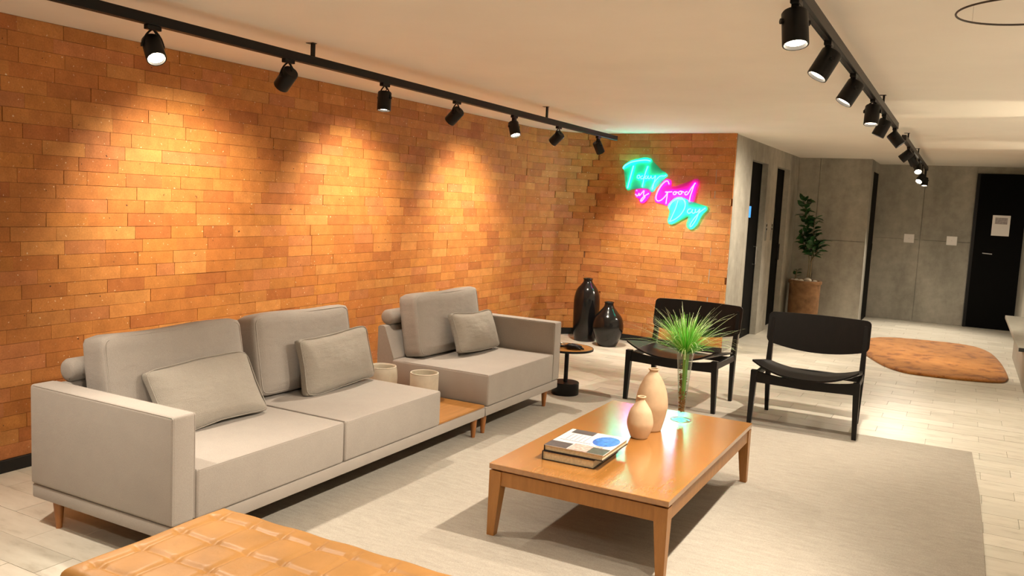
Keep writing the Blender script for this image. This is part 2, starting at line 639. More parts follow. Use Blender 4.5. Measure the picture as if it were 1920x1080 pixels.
def lay(wall, bricks, place, far_label):
    items = []
    for row, a, b_ in bricks:
        z = Z0 + (row + 0.5) * BH
        p, d_ = place((a + b_) / 2)
        p3 = Vector((p.x, p.y, z))
        dist = (p3 - CAM).length
        vis = in_view(p3)
        items.append((0 if vis else 1, dist / math.sqrt(max(b_ - a, 0.05)), row, a, b_, p3, d_))
    items.sort(key=lambda q: q[:2])
    vco, fcs, cols = [], [], []
    for i, (nv, _, row, a, b_, p3, d_) in enumerate(items):
        nrm = Vector((-d_.y, d_.x, 0))          # away from the room
        dx = Vector((d_.x, d_.y, 0))
        prd = random.uniform(-0.0022, 0.0022)
        lx, lz = (b_ - a) - 0.0018, BH - random.uniform(0.0012, 0.0026)
        tint = brick_tint()
        pos = p3 + nrm * prd
        if i < 300 and not nv:
            o_ = bpy.data.objects.new('brick', brick_mesh)
            C.objects.link(o_)
            o_.parent = wall
            o_.matrix_local = Matrix(((dx.x * lx, nrm.x, 0, pos.x), (dx.y * lx, nrm.y, 0, pos.y), (0, 0, lz, pos.z), (0, 0, 0, 1)))
            o_.color = tint
        else:
            k = len(vco)
            for yy in (0, BD):
                for xx, zz in ((-.5, -.5), (.5, -.5), (.5, .5), (-.5, .5)):
                    vco.append(pos + dx * (xx * lx) + nrm * yy + Vector((0, 0, zz * lz)))
            fcs += [(k, k + 1, k + 2, k + 3), (k + 1, k + 5, k + 6, k + 2), (k + 5, k + 4, k + 7, k + 6), (k + 4, k, k + 3, k + 7), (k + 3, k + 2, k + 6, k + 7), (k, k + 4, k + 5, k + 1)]
            cols += [tint] * 8
    if vco:
        me = bpy.data.meshes.new('brickwork')
        me.from_pydata([tuple(v) for v in vco], [], fcs)
        at = me.color_attributes.new('tint', 'FLOAT_COLOR', 'POINT')
        for i, c_ in enumerate(cols):
            at.data[i].color = c_
        me.materials.append(M['brick_field'])
        o_ = bpy.data.objects.new('brickwork', me)
        C.objects.link(o_)
        o_.parent = wall
        o_['kind'] = 'stuff'
        o_['label'] = far_label


Y0W = -1.5
lay(wall_left, brick_list(8.05 - Y0W), lambda s: (Vector((WX, Y0W + s)), Vector((0, 1))), 'smaller and farther bricks of the long wall')
lay(wall_back, brick_list(PATH_LEN), path_at, 'remaining bricks of the curved wall')

# black skirting
struct(finish('baseboard_left', B(WX - 0.003, WX + 0.014, -1.5, 8.05, 0.0, Z0, 0.002), 'black_trim'), 'black skirting under the long brick wall')
bm = bmesh.new()
ins = []
for i, p in enumerate(path):
    a = path[max(i - 1, 0)]
    c_ = path[min(i + 1, len(path) - 1)]
    d_ = (c_ - a).normalized()
    ins.append(Vector((p.x + d_.y * 0.014, p.y - d_.x * 0.014)))
prism(bm, [(p.x, p.y) for p in ins] + [(p.x, p.y) for p in path[::-1]], 0, Z0)
struct(finish('baseboard_back', bm, 'black_trim'), 'black skirting under the curved brick wall')

# floor tiles -------------------------------------------------------
TL, TW = 0.48, 0.16
RUG = [(-2.78, 1.15), (0.235, 1.15), (0.20, 5.2), (0.167, 6.165), (-2.78, 6.135)]
FT = [(0.67, 0.645, 0.565), (0.69, 0.665, 0.585), (0.65, 0.625, 0.545), (0.71, 0.685, 0.61), (0.68, 0.65, 0.57), (0.62, 0.60, 0.525)]
tile_o = finish('tile_proto', B(-0.5, 0.5, -0.5, 0.5, -0.006, 0), 'tile')
tile_mesh = tile_o.data
bpy.data.objects.remove(tile_o)
tiles = []
k0, k1 = int((-1.4 - 2.045) / TW) - 1, int((13.6 - 2.045) / TW)
for k in range(k0, k1 + 1):
    y = 2.045 + k * TW + TW / 2
    x = -2.99 + (((k + 1) * 0.16) % 0.48) - 0.48 * 3
    while x < 2.6:
        a, b_ = max(x, -4.15), min(x + TL, 2.6)
        x += TL
        if b_ - a < 0.03:
            continue
        if a > -2.70 and b_ < 0.12 and 1.25 < y < 6.0:
            continue
        if y > 8.6 and b_ < -2.25:
            continue
        vis = in_view((max(min((a + b_) / 2, 1.0), -3.9), y, 0), 10)
        hid = (-3.4 < (a + b_) / 2 < -2.6 and 2.5 < y < 5.4) or ((a + b_) / 2 < -3.3 and y > 2.7 and y < 8)
        tiles.append((0 if vis and not hid else 1, (Vector(((a + b_) / 2, y, 0)) - CAM).length, a, b_, y))
tiles.sort(key=lambda q: q[:2])
vco, fcs, cols = [], [], []
for i, (nv, _, a, b_, y) in enumerate(tiles):
    k_ = random.uniform(0.94, 1.04)
    tint = tuple(c * k_ for c in random.choice(FT)) + (1,)
    lx, ly = b_ - a - 0.0022, TW - 0.0022
    dz = random.uniform(-0.0006, 0.0004)
    if i < 300 and not nv:
        o_ = bpy.data.objects.new('tile', tile_mesh)
        C.objects.link(o_)
        o_.parent = FLOOR
        o_.location = ((a + b_) / 2, y, dz)
        o_.scale = (lx, ly, 1)
        o_.color = tint
    else:
        q = len(vco)
        for zz in (-0.006, 0):
            for xx, yy in ((-.5, -.5), (.5, -.5), (.5, .5), (-.5, .5)):
                vco.append(((a + b_) / 2 + xx * lx, y + yy * ly, zz + dz))
        fcs += [(q + 4, q + 5, q + 6, q + 7), (q, q + 1, q + 5, q + 4), (q + 1, q + 2, q + 6, q + 5), (q + 2, q + 3, q + 7, q + 6), (q + 3, q, q + 4, q + 7)]
        cols += [tint] * 8
me = bpy.data.meshes.new('tiling')
me.from_pydata(vco, [], fcs)
at = me.color_attributes.new('tint', 'FLOAT_COLOR', 'POINT')
for i, c_ in enumerate(cols):
    at.data[i].color = c_
me.materials.append(M['tile_field'])
o_ = bpy.data.objects.new('tiling', me)
C.objects.link(o_)
o_.parent = FLOOR
o_['kind'] = 'stuff'

# concrete corridor wall with two lift doors --------------------------
XC = -2.14
o = finish('wall_corridor', B(XC - 0.17, XC, 8.695, 9.55, 0, CEIL), 'concrete')
struct(o, 'grey concrete corridor wall with two black lift doors')
WC = o
DOORS = ((9.55, 10.39), (10.95, 11.78))
finish('pier', B(XC - 0.17, XC, 10.39, 10.95, 0, CEIL), 'concrete', WC)
finish('pier', B(XC - 0.17, XC, 11.78, 12.6, 0, CEIL), 'concrete', WC)
for ya, yb in DOORS:
    finish('lintel', B(XC - 0.17, XC, ya, yb, 2.055, CEIL), 'concrete', WC)
for i, (ya, yb) in enumerate(DOORS):
    o = finish('door_%d' % (i + 1), B(XC - 0.14, XC - 0.075, ya + 0.002, yb - 0.002, 0.002, 2.053), 'black_door')
    struct(o, ('black lift door with small blue lit window and steel pull, beside the brick wall', 'black lift door nearer the potted plant')[i])
    for a, b_ in ((ya + .004, ya + .03), (yb - .03, yb - .004)):
        finish('frame', B(XC - 0.076, XC - 0.068, a, b_, 0.002, 2.05), 'black_metal', o)
    wl = 'blue_screen' if i == 0 else 'black_glaze'
    finish('window_pane', B(XC - 0.077, XC - 0.069, ya + .30, ya + .41, 1.415, 1.545), wl, o)
    finish('pull_handle', tube(bmesh.new(), [(XC - .077, yb - .12, 1.07), (XC - .04, yb - .12, 1.07), (XC - .04, yb - .12, 0.86), (XC - .077, yb - .12, 0.86)], 0.006, 6), 'chrome' if i == 0 else 'black_metal', o)
for k, (y, lab) in enumerate(((10.52, 'narrow grey call button plate closer to the blue lit lift door'), (10.84, 'narrow grey call button plate closer to the potted plant'))):
    t = thing('call_plate', lab, 'wall plate', (XC, y, 1.25), 0, 'lift call plates')
    finish('plate', B(0, 0.008, -0.028, 0.028, -0.11, 0.11, 0.002), 'chrome', t)
    finish('button', tube(bmesh.new(), [(0.008, 0, 0.03), (0.014, 0, 0.03)], 0.012, 12), 'black_metal', t)
    finish('display', B(0.008, 0.010, -0.018, 0.018, 0.06, 0.09), 'black_glaze', t)


def panel_wall(name, label, boxes, back):
    o_ = struct(finish(name, back, 'concrete_plain'), label)
    for bx in boxes:
        finish('panel', B(*bx, 0.002), 'concrete', o_)
    return o_


panel_wall('wall_niche', 'concrete slab wall behind the potted plant',
           [(-2.139, -1.86, 12.45, 12.47, 0, 1.14), (-2.139, -1.86, 12.45, 12.47, 1.145, CEIL), (-1.855, -1.20, 12.45, 12.47, 0, 1.14), (-1.855, -1.20, 12.45, 12.47, 1.145, CEIL)],
           B(-2.13, -1.21, 12.468, 12.6, 0, CEIL))
o = finish('wall_return', B(-1.6, -1.20, 12.60, 12.78, 0, CEIL), 'concrete')
struct(o, 'short concrete return wall with a black door')
finish('lintel', B(-1.6, -1.20, 12.78, 13.62, 2.12, CEIL), 'concrete', o)
finish('corner_edge', B(-1.21, -1.195, 12.447, 12.78, 0, CEIL), 'concrete_plain', o)
o = struct(finish('door_3', B(-1.26, -1.207, 12.782, 13.60, 0.002, 2.118), 'black_door'), 'black door in the return wall')
finish('frame', B(-1.208, -1.202, 12.784, 12.815, 0.002, 2.115), 'black_metal', o)
finish('hinge', B(-1.208, -1.199, 13.55, 13.57, 1.0, 1.1), 'black_metal', o)
panel_wall('wall_far', 'far concrete slab wall with blank plates and a black door',
           [(-1.3, -0.58, 13.65, 13.67, 0, 1.19), (-1.3, -0.58, 13.65, 13.67, 1.195, CEIL), (-0.575, 0.07, 13.65, 13.67, 0, 1.19), (-0.575, 0.07, 13.65, 13.67, 1.195, CEIL), (0.073, 1.0, 13.65, 13.67, 2.17, CEIL)],
           B(-1.4, 1.1, 13.668, 13.85, 0, CEIL))
o = struct(finish('door_4', B(0.075, 0.93, 13.605, 13.66, 0.002, 2.165), 'black_door'), 'wide black door in the far wall with a paper notice')
finish('frame', B(0.075, 0.115, 13.59, 13.606, 0.002, 2.165), 'black_metal', o)
finish('lever_handle', tube(bmesh.new(), [(0.235, 13.606, 1.06), (0.235, 13.57, 1.06), (0.35, 13.565, 1.055)], 0.007, 6), 'chrome', o)
t = thing('paper_notice', 'white paper notice taped to the far black door', 'paper', (0.42, 13.604, 1.455))
finish('sheet', B(-0.108, 0.108, -0.0012, 0, -0.142, 0.142), 'plate', t)
finish('printed_block', B(-0.075, 0.075, -0.0018, -0.0012, 0.02, 0.11), 'paper_print', t)
finish('printed_lines', B(-0.075, 0.06, -0.0018, -0.0012, -0.10, -0.03), 'plate', t)
for x, lab in ((-0.722, 'square white blank wall plate nearer the corner of the far wall'), (-0.166, 'square white blank wall plate nearer the far black door')):
    t = thing('blank_plate', lab, 'wall plate', (x, 13.65, 1.205), 0, 'blank plates on the far wall')
    finish('cover', B(-0.068, 0.068, -0.010, 0, -0.064, 0.064, 0.003), 'plate', t)
    finish('screw', tube(bmesh.new(), [(0, -0.010, 0), (0, -0.0115, 0)], 0.005, 8), 'chrome', t)

# right hand side, mostly outside the picture
struct(finish('wall_right', B(0.70, 0.95, 11.0, 13.65, 0, CEIL), 'concrete_plain'), 'pale wall beside the far black door')
struct(finish('wall_side', B(2.6, 2.7, -1.6, 11.0, 0, CEIL), 'paint_wall'), 'lobby wall on the right')
struct(finish('wall_step', B(0.95, 2.7, 11.0, 11.1, 0, CEIL), 'paint_wall'), 'step in the right wall')
struct(finish('wall_near', B(-4.3, 2.7, -1.7, -1.6, 0, CEIL), 'paint_wall'), 'lobby wall behind the viewer')

# stone bench at the right edge
t = thing('stone_bench', 'low grey stone bench with overhanging top at the right edge', 'bench', (0.9, 9.5, 0))
finish('top', B(-0.425, 0.3, -1.33, 1.42, 0.435, 0.470, 0.003), 'bench_stone', t)
finish('edge_band', B(-0.42, 0.3, -1.334, -1.329, 0.437, 0.468), 'black_trim', t)
finish('base', B(-0.315, 0.25, -0.95, 1.42, 0.0, 0.4355, 0.003), 'bench_side', t)
finish('end_panel', B(-0.30, 0.25, -0.965, -0.949, 0.0, 0.433), 'black_trim', t)

# thin ring under the ceiling
t = thing('ceiling_ring', 'thin dark wire ring hung just below the ceiling at upper right', 'ceiling ring', (0.115, 3.35, CEIL))
pts = [(0.215 * math.cos(2 * math.pi * i / 64), 0.215 * math.sin(2 * math.pi * i / 64), -0.062) for i in range(64)]
finish('hoop', tube(bmesh.new(), pts, 0.0035, 8, True), 'ring_wire', t, smooth=True)
for a in (20, 140, 260):
    finish('hanging_wire', cyl_between(bmesh.new(), (0.215 * math.cos(R(a)), 0.215 * math.sin(R(a)), -0.062), (0.215 * math.cos(R(a)), 0.215 * math.sin(R(a)), 0), 0.0012, seg=6), 'paint', t)

# ================================================================== TRACK LIGHTS
def track(name, label, A, Bp, brackets):
    A, Bp = Vector(A), Vector(Bp)
    t_ = thing(name, label, 'track rail', (A.x, A.y, A.z))
    d_ = Bp - A
    L_ = d_.length
    rot = Vector((0, 1, 0)).rotation_difference(d_.normalized()).to_euler()
    bm_ = bmesh.new()
    box(bm_, -0.019, 0.019, 0, L_, -0.019, 0.025, 0.002)
    finish('rail', bm_, 'black_metal', t_, rot=rot)
    finish('slot', B(-0.006, 0.006, 0.02, L_ - 0.02, -0.0200, -0.0188), 'black_trim', t_, rot=rot)
    for yy in (0, L_):
        finish('end_cap', B(-0.0185, 0.0185, yy - 0.004, yy + 0.004, -0.0195, 0.0255), 'black_trim', t_, rot=rot)
    for s in brackets:
        p = d_ * s
        hz = CEIL - (A.z + p.z)
        h_ = finish('hanger', B(p.x - 0.006, p.x + 0.006, p.y - 0.012, p.y + 0.012, p.z + 0.024, p.z + hz), 'black_metal', t_)
        finish('foot_plate', B(p.x - 0.035, p.x + 0.012, p.y - 0.016, p.y + 0.016, p.z + hz - 0.003, p.z + hz), 'black_metal', h_)
    return t_


track('track_rail', 'long black ceiling rail carrying spotlights in front of the brick wall', (-3.13, 1.20, 2.185), (-3.13, 7.93, 2.137), [0.345, 0.767])
track('track_rail', 'black ceiling rail carrying spotlights on the right, nearer piece', (-0.535, -0.6, 2.188), (-0.535, 7.02, 2.178), [0.30, 0.853])
track('track_rail', 'black ceiling rail on the right, farther piece towards the door', (-0.54, 8.02, 2.178), (-0.54, 12.75, 2.165), [0.11, 0.50])


def spot(label, at_, aim, style, power, col=WARM, cone=48, blend=0.6, lens='lens', group='track spotlights', L_=0.112, drop=0.04):
    """cylindrical track head hanging from at_ (underside of rail), pointing along aim"""
    at_ = Vector(at_)
    aim = Vector(aim).normalized()
    t_ = thing('track_spotlight', label, 'spotlight', at_, 0, group)
    rr = 0.041
    finish('adapter', B(-0.014, 0.014, -0.035, 0.035, -0.020, 0.0, 0.002), 'black_metal', t_)
    q = Vector((0, 0, -1)).rotation_difference(aim)
    piv = Vector((0, 0, -drop - 0.045))          # centre of the upper third of the body
    top = piv - aim * 0.035
    bm_ = lathe(bmesh.new(), [(0.0, 0), (rr * 0.90, 0), (rr, -0.006), (rr, -L_ + 0.002), (rr * 0.98, -L_), (rr * 0.88, -L_), (rr * 0.86, -L_ + 0.016), (0, -L_ + 0.016)], 28, False)
    body = finish('body', bm_, 'black_metal', t_, loc=top, smooth='auto')
    body.rotation_mode = 'QUATERNION'
    body.rotation_quaternion = q
    bm_ = lathe(bmesh.new(), [(0, -L_ + 0.012), (rr * 0.84, -L_ + 0.012)], 24, False)
    le = finish('lens', bm_, lens if power > 0 else 'black_glaze', body)
    side = aim.cross(Vector((0, 0, 1)))
    side = side.normalized() if side.length > 0.15 else Vector((1, 0, 0))
    if style == 'loop':
        bm_ = bmesh.new()
        pv = piv + aim * 0.01
        pts_ = []
        for k in range(13):
            a = math.pi * k / 12
            pts_.append(Vector((0, 0, -0.016)) * math.sin(a) + pv * (1 - math.sin(a)) + side * (rr + 0.003) * math.cos(a) * (0.35 + 0.65 * abs(math.cos(a))))
        tube(bm_, pts_, 0.0045, 6)
        finish('yoke', bm_, 'black_metal', t_, smooth=True)
        bm_ = bmesh.new()
        tube(bm_, [(0, 0, -0.016), Vector((0.008, 0.01, -0.035)), top], 0.003, 6)
        finish('cable', bm_, 'black_metal', t_, smooth=True)
    else:
        bm_ = bmesh.new()
        box(bm_, -0.012, 0.012, -0.020, 0.020, -drop - 0.03, -0.01, 0.002)
        finish('stem', bm_, 'black_metal', t_)
    for sg in (-1, 1):
        finish('pivot_screw', cyl_between(bmesh.new(), piv + side * sg * (rr - 0.002), piv + side * sg * (rr + 0.007), 0.009, seg=10), 'black_metal', t_)
    if power > 0:
        ld = bpy.data.lights.new('spot_beam', 'SPOT')
        ld.energy = power
        ld.color = col
        ld.spot_size = R(cone)
        ld.spot_blend = blend
        ld.shadow_soft_size = 0.03
        lo = bpy.data.objects.new('spot_beam', ld)
        C.objects.link(lo)
        lo.parent = t_
        lo.location = top + aim * (L_ + 0.004)
        lo.rotation_mode = 'QUATERNION'
        lo.rotation_quaternion = q
    return t_


def zl(y):
    return 2.185 - 0.019 - (y - 1.2) / 6.73 * 0.048


GL, GR = 'spotlights on the rail by the brick wall', 'spotlights on the right rail'
spot('added spotlight above the left armrest, just outside the picture', (-3.13, 1.60, zl(1.60)), (0.05, 0.0, -1), 'loop', P_ROOM, cone=96, blend=0.8, group=GL)  # head added out of view to light the left floor and armrest
spot('spotlight with a glaring lens turned to the viewer, at upper left', (-3.13, 2.52, zl(2.52)), (0.60, -0.22, -0.78), 'loop', P_ROOM, cone=96, blend=0.8, group=GL)
spot('black spotlight tilted at the brick wall, second from the near end of its rail', (-3.13, 3.34, zl(3.34)), (-0.76, 0.16, -0.64), 'loop', P_WALL, WALLWARM, 88, 1.0, group=GL)
spot('black spotlight hanging straight down, third on the rail by the brick wall', (-3.13, 4.157, zl(4.157)), (0.05, -0.10, -1), 'loop', P_ROOM * 0.8, cone=96, blend=0.8, group=GL)
spot('black spotlight tilted at the brick wall above the middle of the sofa', (-3.13, 4.968, zl(4.968)), (-0.76, 0.12, -0.64), 'loop', P_WALL, WALLWARM, 88, 1.0, group=GL)
spot('lit spotlight tilted to the room, fifth on the rail by the brick wall', (-3.13, 5.80, zl(5.80)), (0.36, -0.22, -0.9), 'stem', P_ROOM, cone=96, blend=0.8, group=GL)
spot('black spotlight tilted at the brick wall, second from the far end of its rail', (-3.13, 6.605, zl(6.605)), (-0.76, 0.12, -0.64), 'loop', P_WALL, WALLWARM, 88, 1.0, group=GL)
spot('small black spotlight at the far end of the rail beside the neon sign', (-3.13, 7.485, zl(7.485)), (0.20, 0.55, -0.82), 'stem', P_ROOM * 1.5, cone=96, blend=0.8, group=GL)

ZR = 2.166
spot('large black spotlight at the top edge, nearest on the right rail', (-0.535, 2.82, ZR), (0.14, -0.22, -0.95), 'stem', P_ROOM * 0.6, cone=96, blend=0.8, group=GR, drop=0.026)
spot('lit black spotlight tilted left, second on the right rail', (-0.535, 3.53, ZR), (-0.42, -0.26, -0.88), 'stem', P_ROOM * 2.0, cone=96, blend=0.8, group=GR, drop=0.026)
spot('lit black spotlight tilted left, third on the right rail', (-0.535, 4.35, ZR), (-0.45, -0.24, -0.88), 'stem', P_ROOM, cone=96, blend=0.8, group=GR, drop=0.026)
spot('lit black spotlight pointing straight down with looped cable, fourth on the right rail', (-0.535, 5.30, ZR), (0.0, -0.20, -1), 'loop', P_ROOM, cone=96, blend=0.8, group=GR, drop=0.026)
spot('lit black spotlight tilted left, fifth on the right rail', (-0.535, 6.05, ZR - .003), (-0.40, -0.02, -0.9), 'stem', P_ROOM * 1.4, cone=96, blend=0.8, group=GR, drop=0.026)
spot('black spotlight tilted right at the end of the nearer right rail', (-0.535, 6.95, ZR - .006), (0.62, 0.0, -0.72), 'stem', P_HALL, cone=100, blend=0.8, group=GR, drop=0.022)
spot('black spotlight tilted left at the start of the farther right rail', (-0.54, 8.75, 2.157), (-0.68, 0.05, -0.6), 'stem', P_HALL, cone=100, blend=0.8, group=GR, drop=0.022)
spot('black spotlight tilted away, second on the farther right rail', (-0.54, 9.35, 2.155), (0.35, 0.6, -0.7), 'stem', P_HALL, cone=100, blend=0.8, group=GR, drop=0.022)
spot('far spotlight with a glaring lens, uppermost of the three by the far wall', (-0.54, 10.6, 2.152), (0.10, -0.72, -0.7), 'stem', P_HALL * 0.5, cone=70, lens='lens', group=GR)
spot('far spotlight with a glaring lens, middle of the three by the far wall', (-0.54, 11.5, 2.150), (-0.30, -0.68, -0.7), 'stem', P_HALL * 0.5, cone=70, lens='lens', group=GR, drop=0.11)
spot('far spotlight pointing down, lowest of the three by the far wall', (-0.54, 12.5, 2.148), (0.0, -0.25, -0.95), 'stem', P_HALL, cone=100, blend=0.8, lens='lens', group=GR, drop=0.10)
for y, lab in ((0.2, 'first'), (1.3, 'second')):  # two unseen heads added to brighten the room
    spot('added spotlight on the right rail behind the picture, %s from its start' % lab, (-0.535, y, ZR), (-0.55, 0.10, -0.80), 'stem', P_ROOM * 0.8, cone=96, blend=0.8, group=GR)

# two floor standing uplights beyond the right edge of the picture (their pools show on the ceiling)
for x, y, tx, lab in ((1.25, 6.72, 0.36, 'slim black floor uplight on the right, nearer one'), (1.5, 9.85, 0.55, 'slim black floor uplight on the right, farther one')):
    t = thing('floor_uplight', lab, 'floor lamp', (x, y, 0), 0, 'floor uplights')
    finish('base', lathe(bmesh.new(), [(0, 0), (0.13, 0), (0.13, 0.012), (0.02, 0.02), (0, 0.02)], 28, False), 'black_metal', t)
    finish('pole', cyl_between(bmesh.new(), (0, 0, 0.018), (0, 0, 1.5), 0.011), 'black_metal', t)
    aim = Vector((tx - x, 0, CEIL - 1.62)).normalized()
    q = Vector((0, 0, -1)).rotation_difference(aim)
    hd = finish('head', lathe(bmesh.new(), [(0, 0.06), (0.045, 0.06), (0.05, 0.05), (0.05, -0.07), (0.044, -0.07), (0.044, -0.05), (0, -0.05)], 24, False), 'black_metal', t, loc=(0, 0, 1.54), smooth='auto')
    hd.rotation_mode = 'QUATERNION'
    hd.rotation_quaternion = q
    finish('lens', lathe(bmesh.new(), [(0, -0.052), (0.043, -0.052)], 20, False), 'lens', hd)
    ld = bpy.data.lights.new('uplight_beam', 'SPOT')
    ld.energy = P_UP
    ld.color = (1, 0.85, 0.6)
    ld.spot_size = R(46)
    ld.spot_blend = 0.35
    ld.shadow_soft_size = 0.02
    lo = bpy.data.objects.new('uplight_beam', ld)
    C.objects.link(lo)
    lo.parent = t
    lo.location = Vector((0, 0, 1.54)) + aim * 0.075
    lo.rotation_mode = 'QUATERNION'
    lo.rotation_quaternion = q

# fill lamps added unseen along the right hand wall to brighten the ceiling
for y, lab in ((-0.6, 'first'), (2.2, 'second'), (5.0, 'third'), (8.0, 'fourth')):
    t = thing('fill_washer', 'added low fill lamp along the right wall, out of view, %s from the entrance' % lab, 'floor lamp', (2.25, y, 0), 0, 'added fill lamps')
    finish('housing', lathe(bmesh.new(), [(0, 0), (0.10, 0), (0.11, 0.01), (0.11, 0.16), (0.10, 0.17), (0.092, 0.17), (0.090, 0.14), (0, 0.14)], 28, False), 'black_metal', t, smooth='auto')
    finish('lens', lathe(bmesh.new(), [(0, 0.145), (0.089, 0.145)], 24, False), 'lens_fill', t)
    ld = bpy.data.lights.new('fill_beam', 'SPOT')
    ld.energy = P_FILL
    ld.color = (1, 0.86, 0.68)
    ld.spot_size = R(116)
    ld.spot_blend = 0.6
    ld.shadow_soft_size = 0.08
    lo = bpy.data.objects.new('fill_beam', ld)
    C.objects.link(lo)
    lo.parent = t
    lo.location = (0, 0, 0.18)
    lo.rotation_mode = 'QUATERNION'
    lo.rotation_quaternion = Vector((0, 0, -1)).rotation_difference(Vector((-0.16, 0.05, 1)).normalized())

# ================================================================== RUGS
bm = prism(bmesh.new(), RUG, 0.0002, 0.009)
rug = tag(finish('area_rug', bm, 'rug'), 'large flat beige grey rug under the coffee table', 'rug')

pts = [(-1.02, 10.35), (-0.93, 11.0), (-0.72, 11.33), (-0.40, 11.43), (-0.10, 11.46), (0.18, 11.38), (0.36, 11.0), (0.45, 10.3), (0.485, 9.6), (0.47, 9.22), (0.38, 9.06), (0.15, 8.97), (-0.15, 8.93), (-0.40, 8.97), (-0.60, 9.22), (-0.80, 9.72)]
cl = smooth_profile(pts + [pts[0]], 5)[:-1]
cx, cy = sum(p[0] for p in cl) / len(cl), sum(p[1] for p in cl) / len(cl)
t = thing('shag_rug', 'rounded orange brown shag rug on the corridor floor', 'rug', (cx, cy, 0))
bm = bmesh.new()
rings = []
for k, (s, z) in enumerate(((1.0, 0.0005), (1.008, 0.012), (0.995, 0.026), (0.96, 0.032), (0.85, 0.033), (0.7, 0.033), (0.5, 0.034), (0.3, 0.034), (0.12, 0.034))):
    rings.append([bm.verts.new(((p[0] - cx) * s, (p[1] - cy) * s, z + (random.uniform(-0.004, 0.004) if k > 2 else 0))) for p in cl])
for a, b_ in zip(rings, rings[1:]):
    for i in range(len(cl)):
        j = (i + 1) % len(cl)
        bm.faces.new((a[i], a[j], b_[j], b_[i]))
bm.faces.new(rings[-1])
finish('pile', bm, 'shag', t, smooth=True)
finish('backing', prism(bmesh.new(), [((p[0] - cx) * 0.985, (p[1] - cy) * 0.985) for p in cl], 0.0, 0.004), 'black_trim', t)

# ================================================================== SOFA
XB, XF = -3.42, -2.55


def sofa_leg(par, x, y, z0, ox, oy):
    bm_ = lathe(bmesh.new(), [(0, 0), (0.0125, 0), (0.0235, 0.1265), (0, 0.1265)], 16, False)
    finish('leg', bm_, 'leg_wood', par, loc=(x - ox, y - oy, z0), smooth='auto')


def back_wedge(par, y0, y1, off):
    prof = [(XB, 0.19), (XB, 0.60), (XB + 0.012, 0.61), (-3.375, 0.61), (-3.365, 0.604), (-3.285, 0.40), (-3.285, 0.19)]
    bm_ = bmesh.new()
    a = [bm_.verts.new((x, y0, z)) for x, z in prof]
    b_ = [bm_.verts.new((x, y1, z)) for x, z in prof]
    bm_.faces.new(a)
    bm_.faces.new(b_[::-1])
    for i in range(len(prof)):
        j = (i + 1) % len(prof)
        bm_.faces.new((a[i], b_[i], b_[j], a[j]))
    return finish('back_panel', bm_, 'fabric', par, loc=off)


def back_cushion(par, y0, y1, off):
    hw = (y1 - y0) / 2
    bm_ = soft_box(hw, 0.077, 0.212, 0.034, 0.016, 12, 0.006)
    for v in bm_.verts:
        v.co.z += 0.006 * math.sin(v.co.x * 9 + y0 * 5) * (1 if v.co.z > 0 else 0)
    o_ = finish('back_cushion', bm_, 'fabric_soft', par, smooth=True)
    o_.matrix_local = Matrix.Translation(Vector((-3.238, (y0 + y1) / 2, 0.607)) + Vector(off)) @ Matrix.Rotation(R(90), 4, 'Z') @ Matrix.Rotation(R(-9.5), 4, 'X')
    # welted seams along the front and back edge
    for sg in (-1, 1):
        b2 = bmesh.new()
        rw, rh = hw - 0.012, 0.2
        pp = []
        for i in range(40):
            a = 2 * math.pi * i / 40
            ca, sa = math.cos(a), math.sin(a)
            e = 0.14
            pp.append((rw * math.copysign(abs(ca) ** e, ca), sg * 0.069, rh * math.copysign(abs(sa) ** e, sa)))
        tube(b2, pp, 0.0032, 6, True)
        finish('piping', b2, 'fabric', o_, smooth=True)
    return o_


def bolster(par, y0, y1, off):
    bm_ = bmesh.new()
    pr_ = [(0.0, -0.004), (0.03, -0.002), (0.045, 0.004), (0.0515, 0.016), (0.052, (y1 - y0) / 2), (0.0515, y1 - y0 - 0.016), (0.045, y1 - y0 - 0.004), (0, y1 - y0 + 0.004)]
    lathe(bm_, pr_, 28, False)
    o_ = finish('bolster', bm_, 'fabric_soft', par, smooth=True)
    o_.matrix_local = Matrix.Translation(Vector((-3.388, y0, 0.661)) + Vector(off)) @ Matrix.Rotation(R(-90), 4, 'X')
    return o_


# left piece
t = thing('sofa', 'long light grey fabric sofa piece with left armrest and wooden side platform', 'sofa', (-2.985, 3.34, 0), 0, 'two piece sofa')
off = (2.985, -3.34, 0)
finish('base_frame', B(XB, XF, 2.152, 4.53, 0.128, 0.188, 0.008, 2), 'fabric', t, off, 'auto')
finish('shade_sheet', B(XB + .02, XF - .02, 2.17, 4.51, 0.1265, 0.1285), 'black_trim', t, off)  # black sheet added to deepen the shade under the sofa
arm = finish('armrest', B(XB, XF + 0.004, 2.145, 2.255, 0.191, 0.622, 0.014, 3), 'fabric', t, off, 'auto')
for yp in (2.149, 2.251):
    finish('piping', tube(bmesh.new(), [(XB + .02, yp, .618), (XF - .004, yp, .618), (XF + .0005, yp, .613), (XF + .0005, yp, .20)], 0.0032, 6), 'fabric', arm)
for ya, yb in ((2.259, 3.150), (3.157, 4.0)):
    s = finish('seat_cushion', B(-3.29, XF + 0.006, ya, yb, 0.191, 0.392, 0.013, 3), 'fabric', t, off, 'auto')
    for pts_ in ([(-3.2, ya + .006, .389), (XF - .006, ya + .006, .389), (XF + .003, ya + .012, .383), (XF + .003, ya + .012, .20)],
                 [(XF + .002, ya + .012, .3865), (XF + .002, yb - .012, .3865)]):
        finish('piping', tube(bmesh.new(), pts_, 0.0032, 6), 'fabric', s)
back_wedge(t, 2.256, 4.0, off)
for ya, yb in ((2.325, 3.115), (3.20, 3.965)):
    back_cushion(t, ya, yb, off)
bolster(t, 2.29, 3.93, off)
finish('wood_platform', B(XB + .01, XF - .004, 4.003, 4.526, 0.188, 0.203, 0.003), 'platform_wood', t, off)
